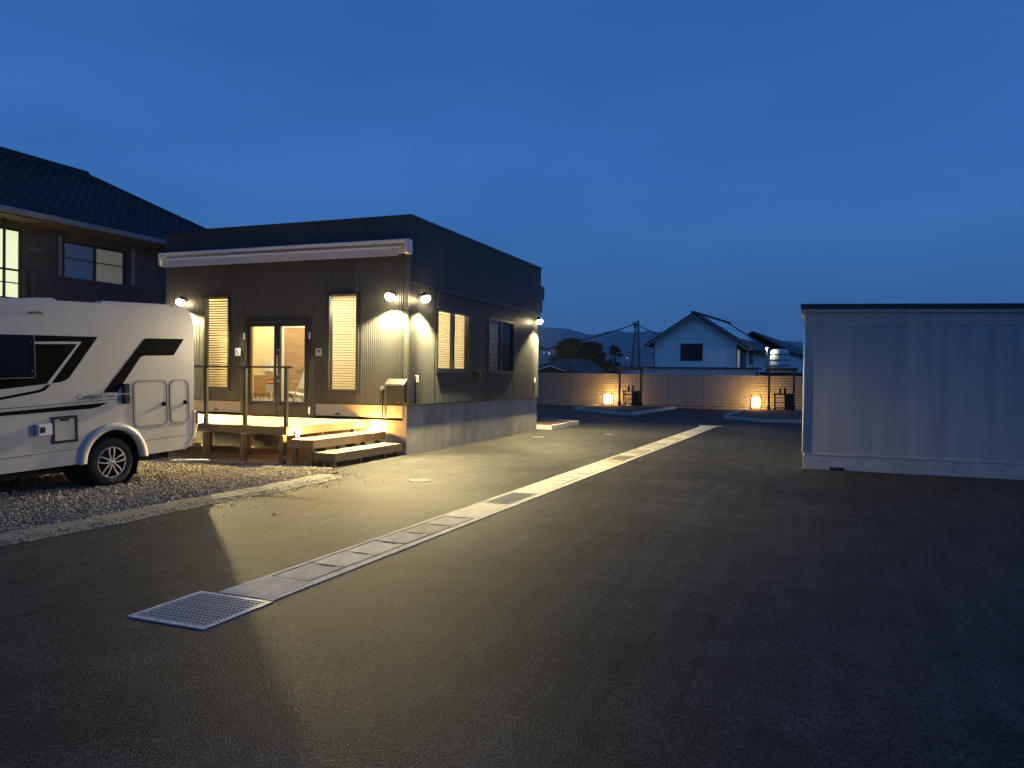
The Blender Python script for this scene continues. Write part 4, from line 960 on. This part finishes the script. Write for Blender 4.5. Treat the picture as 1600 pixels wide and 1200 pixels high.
# roof: front slope and hip end, sheathing plus tile courses
MB().add([(EXH, HY0 - .6, EZ), (EXH, HY1, EZ), (RXR, RYE, RZ), (RXR, HY0 - .6, RZ), (RXR * 2 - EXH, HY1, EZ), (RXR * 2 - EXH, HY0 - .6, EZ)], [(0, 1, 2, 3), (1, 4, 2), (3, 2, 4, 5)]).build('roof', 'house_dark', apt)
rf = [c for c in apt.children if c.name.startswith('roof')][0]
random.seed(2)
tl = MB(); ncr = 22; sl_len = RXR - EXH
nrm = Vector((RZ - EZ, 0, -(sl_len))).normalized()
if nrm.z < 0: nrm = -nrm
for c in range(ncr):
    f0, f1 = c / ncr, (c + 1.12) / ncr
    A0 = Vector((EXH + sl_len * f0, 0, EZ + (RZ - EZ) * f0)); A1 = Vector((EXH + sl_len * min(1, f1), 0, EZ + (RZ - EZ) * min(1, f1)))
    yend = HY1 + (RYE - HY1) * f0 - .03
    y = yend - (c % 2) * .14
    while y > 8.0:
        y0 = y - .27
        tl.add([A0 + Vector((0, y0, 0)) + nrm * .05, A0 + Vector((0, y0 + .13, 0)) + nrm * .068, A0 + Vector((0, y0 + .262, 0)) + nrm * .052, A1 + Vector((0, y0 + .262, 0)) + nrm * .012, A1 + Vector((0, y0 + .13, 0)) + nrm * .024, A1 + Vector((0, y0, 0)) + nrm * .012,
                A0 + Vector((0, y0, 0)) + nrm * .012, A0 + Vector((0, y0 + .13, 0)) + nrm * .02, A0 + Vector((0, y0 + .262, 0)) + nrm * .012], [(0, 1, 4, 5), (1, 2, 3, 4), (0, 1, 7, 6), (1, 2, 8, 7)]); y -= .27
tag(tl.build('roof_tiles', 'roof_tile', rf), kind='stuff')
MB().bar((RXR, 6, RZ + .05), (RXR, RYE + .1, RZ + .05), .26, .16).build('ridge_cap', 'roof_tile', rf)
MB().bar((RXR, RYE, RZ + .04), (EXH, HY1, EZ + .06), .20, .12).build('hip_cap', 'roof_tile', rf)
MB().bar((EXH + .06, HY0, EZ - .03), (EXH + .06, HY1, EZ - .03), .13, .13).build('gutter', 'gutter', apt)
MB().box(HX, EXH + .0, HY0, HY1 - .1, EZ - .14, EZ - .10).build('soffit', 'house_lintel', apt)
# windows, balcony wall, rails
def hwin(y0, y1, z0, z1, mats, lit=False):
    X = HX; f = MB(); f.box(X, X + .06, y0, y0 + .07, z0, z1).box(X, X + .06, y1 - .07, y1, z0, z1).box(X, X + .06, y0 + .071, y1 - .071, z0, z0 + .06).box(X, X + .06, y0 + .071, y1 - .071, z1 - .06, z1).box(X, X + .055, (y0 + y1) / 2 - .04, (y0 + y1) / 2 + .04, z0 + .061, z1 - .061)
    wv = f.build('window', 'house_dark', apt)
    ym = (y0 + y1) / 2
    for k, (a, b_) in enumerate(((y0 + .071, ym - .041), (ym + .041, y1 - .071))):
        cu_ = MB(); n = 24
        for i in range(n + 1):
            yq = a + (b_ - a) * i / n; cu_.v += [Vector((X + .012 + .006 * math.sin(i * 1.9), yq, z0 + .061)), Vector((X + .012 + .006 * math.sin(i * 1.9), yq, z1 - .061))]
        for i in range(n): cu_.f.append((2 * i, 2 * i + 2, 2 * i + 3, 2 * i + 1)); cu_.sm.append(True)
        cu_.build('curtain', mats[k], wv)
        MB().box(X + .03, X + .034, a, b_, z0 + .061, z1 - .061).build('pane', 'glass', wv)
hwin(12.5, 14.28, 3.45, 5.28, ('house_glow', 'house_glow'), True)
hwin(15.45, 17.55, 4.12, 5.22, ('curtain_blue', 'curtain'))
MB().box(HX + .001, HX + .09, 13.4, 14.75, 5.29, 5.47).build('lintel', 'house_lintel', apt)
MB().box(HX + .001, HX + .09, 15.55, 17.75, 5.23, 5.46).build('lintel', 'house_lintel', apt)
MB().box(HX + .12, HX + .30, 14.45, 18.6, 3.0, 4.16).build('balcony_wall', 'house_dark', apt)
MB().box(HX + .10, HX + .32, 14.45, 18.62, 4.161, 4.19).build('balcony_cap', 'house_lintel', apt)
for y in (15.25, 17.68): MB().box(HX + .19, HX + .25, y - .035, y + .035, 4.191, 5.30).build('balcony_post', 'gutter', apt)
MB().bar((HX + .22, 14.6, 4.72), (HX + .22, 17.68, 4.72), .03).build('balcony_rail', 'house_dark', apt)
MB().bar((HX + .32, 10, 4.18), (HX + .32, 14.45, 4.18), .05).bar((HX + .32, 10, 3.85), (HX + .32, 14.45, 3.85), .03).build('balcony_rail', 'house_dark', apt)
MB().bar((HX + .32, 13.62, 3.2), (HX + .32, 13.62, 5.45), .05).build('balcony_post', 'house_dark', apt)
b = MB()
for i in range(6): b.box(HX + .001, HX + .012, 14.50 + i * .075, 14.55 + i * .075, 4.83, 4.88)
b.box(HX + .001, HX + .010, 14.46, 14.99, 4.79, 4.80).build('wall_plate', 'gutter', apt)

# ================================================================== BEYOND THE FENCE
# corrugated lean-to wall directly behind the fence
a, b_ = gy(983, 573, 47), gy(1181, 579, 47)
ls = thing('garden_shed', ((a.x + b_.x) / 2, 47, 0), 'low pale corrugated metal shed right behind the board fence', 'shed')
bb = MB(); pr = []; s = a.x
while s < b_.x: pr += [(s, 0), (s + .05, .03), (s + .12, .03), (s + .17, 0)]; s += .22
n = len(pr); bb.add([Vector((x, 47 - o, 0)) for x, o in pr] + [Vector((x, 47 - o, 2.2)) for x, o in pr], [(i, i + 1, n + i + 1, n + i) for i in range(n - 1)]); bb.build('wall_sheet', 'corrugated', ls)
MB().box(a.x, b_.x, 47.01, 49.0, 0, 2.19).build('core', 'corrugated', ls)
MB().box(a.x - .05, b_.x + .2, 46.85, 49.2, 2.201, 2.28).build('roof', 'far_roof', ls)
MB().box(b_.x + .205, b_.x + 3.4, 47.3, 49.5, 0, 1.95).build('low_wing', 'house_dark', ls)
MB().box(b_.x + .1, b_.x + 3.5, 47.0, 49.7, 1.951, 2.03).build('wing_roof', 'far_roof', ls)

# white gabled house
GY = 66.0
gl, gr = gy(1020, 560, GY).x, gy(1153, 560, GY).x; ap = gy(1085, 489, GY); el = gy(1005, 538, GY - .6)
slope = (ap.z - el.z) / (ap.x - el.x)
wh = thing('gabled_house', ((gl + gr) / 2, GY, 0), 'white rendered house with dark gable roof and solar panels beyond the fence', 'house')
ze = lambda x: ap.z - .18 - abs(x - ap.x) * slope
HL = 13.0
MB().prism([(gl, 0), (gr, 0), (gr, ze(gr)), (ap.x, ze(ap.x)), (gl, ze(gl))], lambda u, v, t: Vector((u, t, v)), GY, GY + HL).build('wall', 'far_white', wh)
el_x, er_x = el.x, ap.x + (ap.x - el.x) * 1.12
for s, ex in ((-1, el_x), (1, er_x)):
    zz = ap.z - abs(ex - ap.x) * slope
    MB().add([(ap.x, GY - .6, ap.z), (ex, GY - .6, zz), (ex, GY + HL + .5, zz), (ap.x, GY + HL + .5, ap.z), (ap.x, GY - .6, ap.z - .17), (ex, GY - .6, zz - .17), (ex, GY + HL + .5, zz - .17), (ap.x, GY + HL + .5, ap.z - .17)],
             [(0, 1, 2, 3), (4, 5, 6, 7), (0, 1, 5, 4), (1, 2, 6, 5), (2, 3, 7, 6)]).build('roof_slope', 'far_roof', wh)
    MB().add([(ap.x, GY - .64, ap.z - .16), (ex, GY - .64, zz - .16), (ex, GY - .64, zz - .33), (ap.x, GY - .64, ap.z - .34), (ap.x, GY - .58, ap.z - .16), (ex, GY - .58, zz - .16), (ex, GY - .58, zz - .33), (ap.x, GY - .58, ap.z - .34)],
             [(0, 1, 2, 3), (4, 5, 6, 7), (0, 1, 5, 4), (2, 3, 7, 6), (1, 2, 6, 5)]).build('barge_board', 'gutter', wh)
MB().bar((ap.x, GY - .6, ap.z + .05), (ap.x, GY + HL + .5, ap.z + .05), .3, .14).build('ridge_cap', 'far_roof', wh)
for i in range(5):
    for j in range(2):
        f0, f1 = .10 + j * .33, .40 + j * .33; y0 = GY + 1.2 + i * 1.75; y1 = y0 + 1.68
        P = lambda f, y, h: Vector((ap.x + (er_x - ap.x) * f, y, ap.z - (er_x - ap.x) * f * slope + h))
        MB().add([P(f0, y0, .10), P(f1, y0, .10), P(f1, y1, .10), P(f0, y1, .10), P(f0, y0, .03), P(f1, y0, .03), P(f1, y1, .03), P(f0, y1, .03)], [(0, 1, 2, 3), (0, 1, 5, 4), (1, 2, 6, 5), (2, 3, 7, 6), (3, 0, 4, 7)]).build('solar_panel', 'solar', wh)
wa, wb_ = gy(1063, 537, GY), gy(1098, 563.5, GY)
fw = MB().box(wa.x, wa.x + .09, GY - .08, GY, wb_.z, wa.z).box(wb_.x - .09, wb_.x, GY - .08, GY, wb_.z, wa.z).box(wa.x + .091, wb_.x - .091, GY - .08, GY, wb_.z, wb_.z + .09).box(wa.x + .091, wb_.x - .091, GY - .08, GY, wa.z - .09, wa.z) \
    .box((wa.x + wb_.x) / 2 - .04, (wa.x + wb_.x) / 2 + .04, GY - .075, GY, wb_.z + .091, wa.z - .091).build('window', 'house_dark', wh)
for a_, b2 in ((wa.x + .091, (wa.x + wb_.x) / 2 - .041), ((wa.x + wb_.x) / 2 + .041, wb_.x - .091)): MB().box(a_, b2, GY - .03, GY - .01, wb_.z + .091, wa.z - .091).build('pane', 'win_black', fw)
for dx in (-.42, .22): MB().box(ap.x + dx, ap.x + dx + .32, GY - .06, GY - .001, ap.z - 1.75, ap.z - 1.15).box(ap.x + dx - .12, ap.x + dx + .34, GY - .09, GY - .061, ap.z - 1.82, ap.z - 1.74).build('gable_vent', 'far_white', wh)
MB().tube([(gr - .02, GY - .08, 0), (gr - .02, GY - .08, ze(gr) - .1)], .06, 8).build('downpipe', 'pole', wh)
MB().tube([(gl + .02, GY - .08, 0), (gl + .02, GY - .08, ze(gl) - .1)], .06, 8).build('downpipe', 'pole', wh)
for y0, y1, z0, z1 in ((67.0, 69.3, 2.6, 4.3), (71.0, 72.4, 2.9, 4.3)):
    fw = MB().box(gr, gr + .08, y0, y1, z0, z1).build('window', 'house_dark', wh)
    MB().box(gr + .081, gr + .09, y0 + .08, y1 - .08, z0 + .08, z1 - .08).build('pane', 'win_black', fw)
wh.rotation_euler = (0, 0, -R_(6.6))
# rear wing with its own roof
ra, rb = at(1176, 517, 77), at(1262, 547, 102)
wg = thing('house_wing', (ra.x, ra.y, 0), 'long dark pitched roof of the wing behind the white gabled house', 'house')
rd = (Vector((rb.x, rb.y, 0)) - Vector((ra.x, ra.y, 0))).normalized(); rn = Vector((rd.y, -rd.x, 0))
def wpt(f, o, dz): return ra.lerp(rb, f) + rn * o + Vector((0, 0, dz))
for so_ in (-1, 1):
    MB().add([wpt(0, 0, 0), wpt(1, 0, 0), wpt(1, so_ * 3.6, -2.0), wpt(0, so_ * 3.6, -2.0), wpt(0, 0, -.16), wpt(1, 0, -.16), wpt(1, so_ * 3.6, -2.16), wpt(0, so_ * 3.6, -2.16)],
             [(0, 1, 2, 3), (4, 5, 6, 7), (0, 3, 7, 4), (1, 2, 6, 5), (2, 3, 7, 6)]).build('roof_slope', 'far_roof', wg)
g0 = [wpt(.01, -3.1, 0), wpt(.01, 3.1, 0), wpt(.99, 3.1, 0), wpt(.99, -3.1, 0)]
MB().add([Vector((q.x, q.y, 0)) for q in g0] + [Vector((q.x, q.y, q.z - 1.95)) for q in g0] , [(0, 1, 2, 3), (4, 5, 6, 7), (0, 1, 5, 4), (1, 2, 6, 5), (2, 3, 7, 6), (3, 0, 4, 7)]).build('wall', 'far_white', wg)
# lit water tank
tk = at(1218, 565, 62); tt = thing('water_tank', (tk.x, tk.y, 0), 'round pale water tank lit by a small lamp beside the white house', 'tank')
MB().lathe([(0, 4.05), (.55, 4.0), (.72, 3.82), (.74, 3.6), (.74, 1.8)], Matrix.Translation((tk.x, tk.y, 0)) @ Matrix.Rotation(-math.pi / 2, 4, 'Y'), 28).build('shell', 'tank', tt)
for z in (2.7, 3.15, 3.6): MB().lathe([(.745, z - .03), (.775, z - .03), (.775, z + .03), (.745, z + .03)], Matrix.Translation((tk.x, tk.y, 0)) @ Matrix.Rotation(-math.pi / 2, 4, 'Y'), 28).build('hoop', 'steel_dark', tt)
MB().box(tk.x - .6, tk.x + .6, tk.y - .6, tk.y + .6, 0, 1.799).build('plinth', 'house_wall', tt)
MB().bar((tk.x - .95, tk.y - .5, 0), (tk.x - .95, tk.y - .5, 4.0), .07).build('lamp_pole', 'steel_dark', tt)
MB().box(tk.x - 1.02, tk.x - .88, tk.y - .60, tk.y - .46, 4.0, 4.12).build('lamp_head', 'house_glow', tt)
point('tank_lamp', (tk.x - .9, tk.y - .75, 3.9), 60, (.95, 1, .7), .08, tt)

# utility pole with wires
pt, pb = at(997, 501, 90), at(1000, 590, 90)
up = thing('utility_pole', (pb.x, pb.y, 0), 'grey utility pole with slanted brace and wires left of the white house', 'utility pole')
MB().tube([(pb.x, pb.y, 0), (pt.x, pt.y, pt.z)], [.19, .13], 10).build('pole', 'pole', up)
bt, bbm = at(993, 515, 90), at(983, 585, 90); MB().tube([(bbm.x, bbm.y, 0), (bt.x, bt.y, bt.z)], [.17, .13], 8).build('brace', 'pole', up)
MB().box(pt.x - .62, pt.x + .12, pt.y - .08, pt.y + .08, pt.z - .5, pt.z - .32).build('crossarm', 'steel_dark', up)
for dx in (-.55, -.25, .05): MB().tube([(pt.x + dx, pt.y, pt.z - .32), (pt.x + dx, pt.y, pt.z - .10)], .07, 8).build('insulator', 'gutter', up)
MB().tube([(pt.x - .35, pt.y, pt.z - .95), (pt.x - .35, pt.y, pt.z - .5)], .16, 10).build('transformer', 'pole', up)
def wire(a, e, sag, r=.03):
    pts = []
    for i in range(17):
        f = i / 16; p = a.lerp(e, f); p.z -= sag * 4 * f * (1 - f); pts.append(p)
    MB().tube(pts, r, 5).build('wire', 'steel_dark', up)
top = Vector((pt.x - .4, pt.y, pt.z - .4))
wire(top, at(700, 562, 92), .9, .06); wire(Vector((pt.x, pt.y, pt.z - .5)), at(1040, 527, 80), .1, .05)
wire(Vector((pb.x, pb.y, 4.7)), at(800, 563, 95), .3, .035); wire(Vector((pb.x, pb.y, 3.9)), at(960, 552, 95), .1, .035); wire(Vector((pb.x, pb.y, 5.0)), at(1030, 556, 88), .1, .035)

# tiled roof of a low house, and the eave of another one
c0 = at(872, 583, 74)
lh = thing('tiled_house', (c0.x, c0.y, 0), 'low house with dark tiled roof and pale gable trim before the pine trees', 'house')
GX = c0.x; GYY = c0.y
MB().box(GX - 2.6, GX + 2.6, GYY - 1.2, GYY + 5, 0, 2.0).build('wall', 'house_wall', lh)
def gable(x0, x1, y0, y1, zb, zt2, nm, par):
    xm_ = (x0 + x1) / 2
    MB().prism([(x0, zb), (xm_, zt2), (x1, zb), (x1, zb + .14), (xm_, zt2 + .16), (x0, zb + .14)], lambda u, v, t: Vector((u, t, v)), y0, y1).build(nm, 'roof_tile', par)
MB().add([(GX - 3.3, GYY - 2, 1.95), (GX + 3.3, GYY - 2, 1.95), (GX + 2.2, GYY + 3.5, 3.3), (GX - .2, GYY + 1.0, 3.35), (GX - 3.3, GYY + 5, 1.95), (GX + 3.6, GYY + 5, 1.95)], [(0, 1, 3), (1, 2, 3), (0, 3, 4), (1, 5, 2), (3, 2, 5, 4)]).build('roof', 'roof_tile', lh)
gable(GX - 2.0, GX + 1.9, GYY - 2.3, GYY + 1.2, 2.1, 2.72, 'gable_roof', lh)
MB().prism([(GX - 1.7, 2.12), (GX - .05, 2.66), (GX + 1.6, 2.12), (GX + 1.35, 2.12), (GX - .05, 2.55), (GX - 1.45, 2.12)], lambda u, v, t: Vector((u, t, v)), GYY - 2.36, GYY - 2.301).build('gable_trim', 'far_white', lh)
e0 = at(851, 545, 60)
eh = thing('neighbour_house', (e0.x - 4, e0.y, 0), 'house mostly hidden behind the rear corner of the dark building', 'house')
MB().box(e0.x - 8, e0.x - 1.2, e0.y, e0.y + 1.0, 0, e0.z - .1).build('wall', 'far_white', eh)
MB().prism([(e0.x - 9, e0.z), (e0.x - 4.5, e0.z + 1.7), (e0.x, e0.z), (e0.x, e0.z - .14), (e0.x - 4.5, e0.z + 1.5), (e0.x - 9, e0.z - .14)], lambda u, v, t: Vector((u, t, v)), e0.y - .6, e0.y + 1.4).build('roof', 'far_roof', eh)

# trees
def tree(px, ptop, dep, wpx, label, seed, m='leaf', n=2600, pine=True):
    random.seed(seed)
    tp = at(px, ptop, dep); h = tp.z; rad = wpx / F * dep / 2
    t = thing('pine_tree' if pine else 'leafy_tree', (tp.x, tp.y, 0), label, 'tree', 'trees beyond the fence')
    tr = MB(); tr.tube([(tp.x, tp.y, 0), (tp.x + .1, tp.y, h * .45), (tp.x, tp.y, h * .9)], [.18, .13, .04], 8)
    limbs = []
    for k in range(9):
        a = random.uniform(0, 6.28); z0 = h * random.uniform(.35, .8); L = rad * random.uniform(.5, .95) * (1.1 - .6 * (z0 / h)); e = Vector((tp.x + math.cos(a) * L, tp.y + math.sin(a) * L, z0 + L * .35))
        tr.tube([(tp.x, tp.y, z0), tuple(e)], [.06, .02], 5); limbs.append(e)
    tr.build('trunk', 'bark', t)
    cr_ = MB(); clumps = []
    for k in range(34):
        f = random.uniform(.15, 1.0); rr = rad * (math.sin(math.pi * min(1, f * .93 + .05)) ** .7) * random.uniform(.2, 1.0); a = random.uniform(0, 6.28)
        clumps.append((Vector((tp.x + math.cos(a) * rr, tp.y + math.sin(a) * rr, h * f * .96)), rad * random.uniform(.18, .36)))
    for i in range(n):
        c, r = random.choice(clumps); d = Vector((random.gauss(0, 1), random.gauss(0, 1), random.gauss(0, .75))); p = c + d * r * .55
        if p.z > h or p.z < .2: continue
        s = random.uniform(.12, .26); dr_ = Vector((d.x, d.y, abs(d.z) + .5)).normalized() if pine else Vector((random.gauss(0, 1), random.gauss(0, 1), random.gauss(0, 1))).normalized()
        x = dr_.cross(Vector((random.gauss(0, 1), random.gauss(0, 1), random.gauss(0, 1)))).normalized()
        if pine: cr_.add([p - x * s * .35, p + x * s * .35, p + dr_ * s * 2.4], [(0, 1, 2)])
        else: y = dr_.cross(x); cr_.add([p - x * s, p + y * s * .6, p + x * s, p - y * s * .6], [(0, 1, 2, 3)])
    cr_.build('crown', m, t)
tree(893, 533, 82, 62, 'dense dark pine tree with a spiky top behind the low tiled house', 21, n=7500)
tree(926, 538, 80, 56, 'dark pine tree with a broad crown between the tiled house and the pole', 22, n=7500)
tree(938, 552, 84, 26, 'small dark tree at the foot of the broad pine', 23, n=1800)
tree(961, 540, 88, 30, 'loose airy tree with open branches beside the utility pole', 24, 'leaf_pale', 800, False)
tree(861, 561, 95, 16, 'small bushy tree behind the low tiled roof', 25, n=1200, pine=False)
tree(848, 570, 96, 26, 'low bush peeking out at the rear corner of the dark building', 26, n=1500, pine=False)

# mountains
random.seed(4)
def ridge(name, dep, prof_, jag, seed):
    random.seed(seed); b = MB(); pts = []; xs = []
    x = prof_[0][0]
    while x <= prof_[-1][0]: xs.append(x); x += 9
    for x in xs:
        for (a, ya), (c, yc) in zip(prof_, prof_[1:]):
            if a <= x <= c: y = ya + (yc - ya) * (x - a) / (c - a); break
        pts.append(at(x, y + jag * (math.sin(x * .11 + seed) + .7 * math.sin(x * .29) + random.uniform(-.5, .5)), dep))
    n = len(pts); back = [Vector((p.x * 1.25, p.y * 1.25, -20)) for p in pts]; V = []
    rows_ = 6
    for r in range(rows_ + 1):
        f = r / rows_
        for i, p in enumerate(pts):
            q = Vector((p.x * (1 - .22 * (1 - f)), p.y * (1 - .22 * (1 - f)), -20 + (p.z + 20) * (f ** 1.3))); amp = 26 * math.sin(math.pi * f)
            q += Vector((random.gauss(0, amp), random.gauss(0, amp), random.gauss(0, amp * .25))); V.append(q)
    V += back
    b.add(V, [(r * n + i, r * n + i + 1, (r + 1) * n + i + 1, (r + 1) * n + i) for r in range(rows_ + 1) for i in range(n - 1)], True)
    return tag(b.build(name, 'rock'), kind='structure')
ridge('mountains', 3300, [(-300, 530), (100, 520), (420, 508), (640, 505), (800, 512), (866, 511), (905, 519), (930, 523), (967, 516), (990, 520), (1017, 517), (1080, 522), (1180, 530), (1245, 534), (1400, 536), (1700, 528), (2000, 535)], 1.1, 1)
ridge('mountains', 2300, [(-300, 560), (300, 548), (700, 545), (860, 548), (940, 552), (1040, 545), (1180, 552), (1260, 548), (1500, 556), (2000, 552)], 1.4, 6)
# town lights on the slope
tw = MB(); random.seed(9)
for px, py in ((848, 547), (853, 547), (858, 551), (858, 553), (864, 549), (866, 552), (850, 551), (980, 559)):
    p = at(px, py, 1500); tw.box(p.x - .9, p.x + .9, p.y - .9, p.y + .9, p.z - .7, p.z + .7)
tag(tw.build('town_lights', 'town_glow'), kind='stuff')

# ------------------------------------------------------------------ evening haze
hz = bpy.data.materials.new('haze'); hz.use_nodes = True; t = hz.node_tree; t.nodes.clear()
o = t.nodes.new('ShaderNodeOutputMaterial'); v = t.nodes.new('ShaderNodeVolumePrincipled'); v.inputs['Color'].default_value = (.90, .94, 1.0, 1); v.inputs['Density'].default_value = 2.4e-4; v.inputs['Anisotropy'].default_value = 0
t.links.new(v.outputs[0], o.inputs['Volume']); MATS['haze'] = hz
hzo = MB().box(-4600, 4600, -400, 4600, -40, 330).build('haze', 'haze'); tag(hzo, kind='stuff')
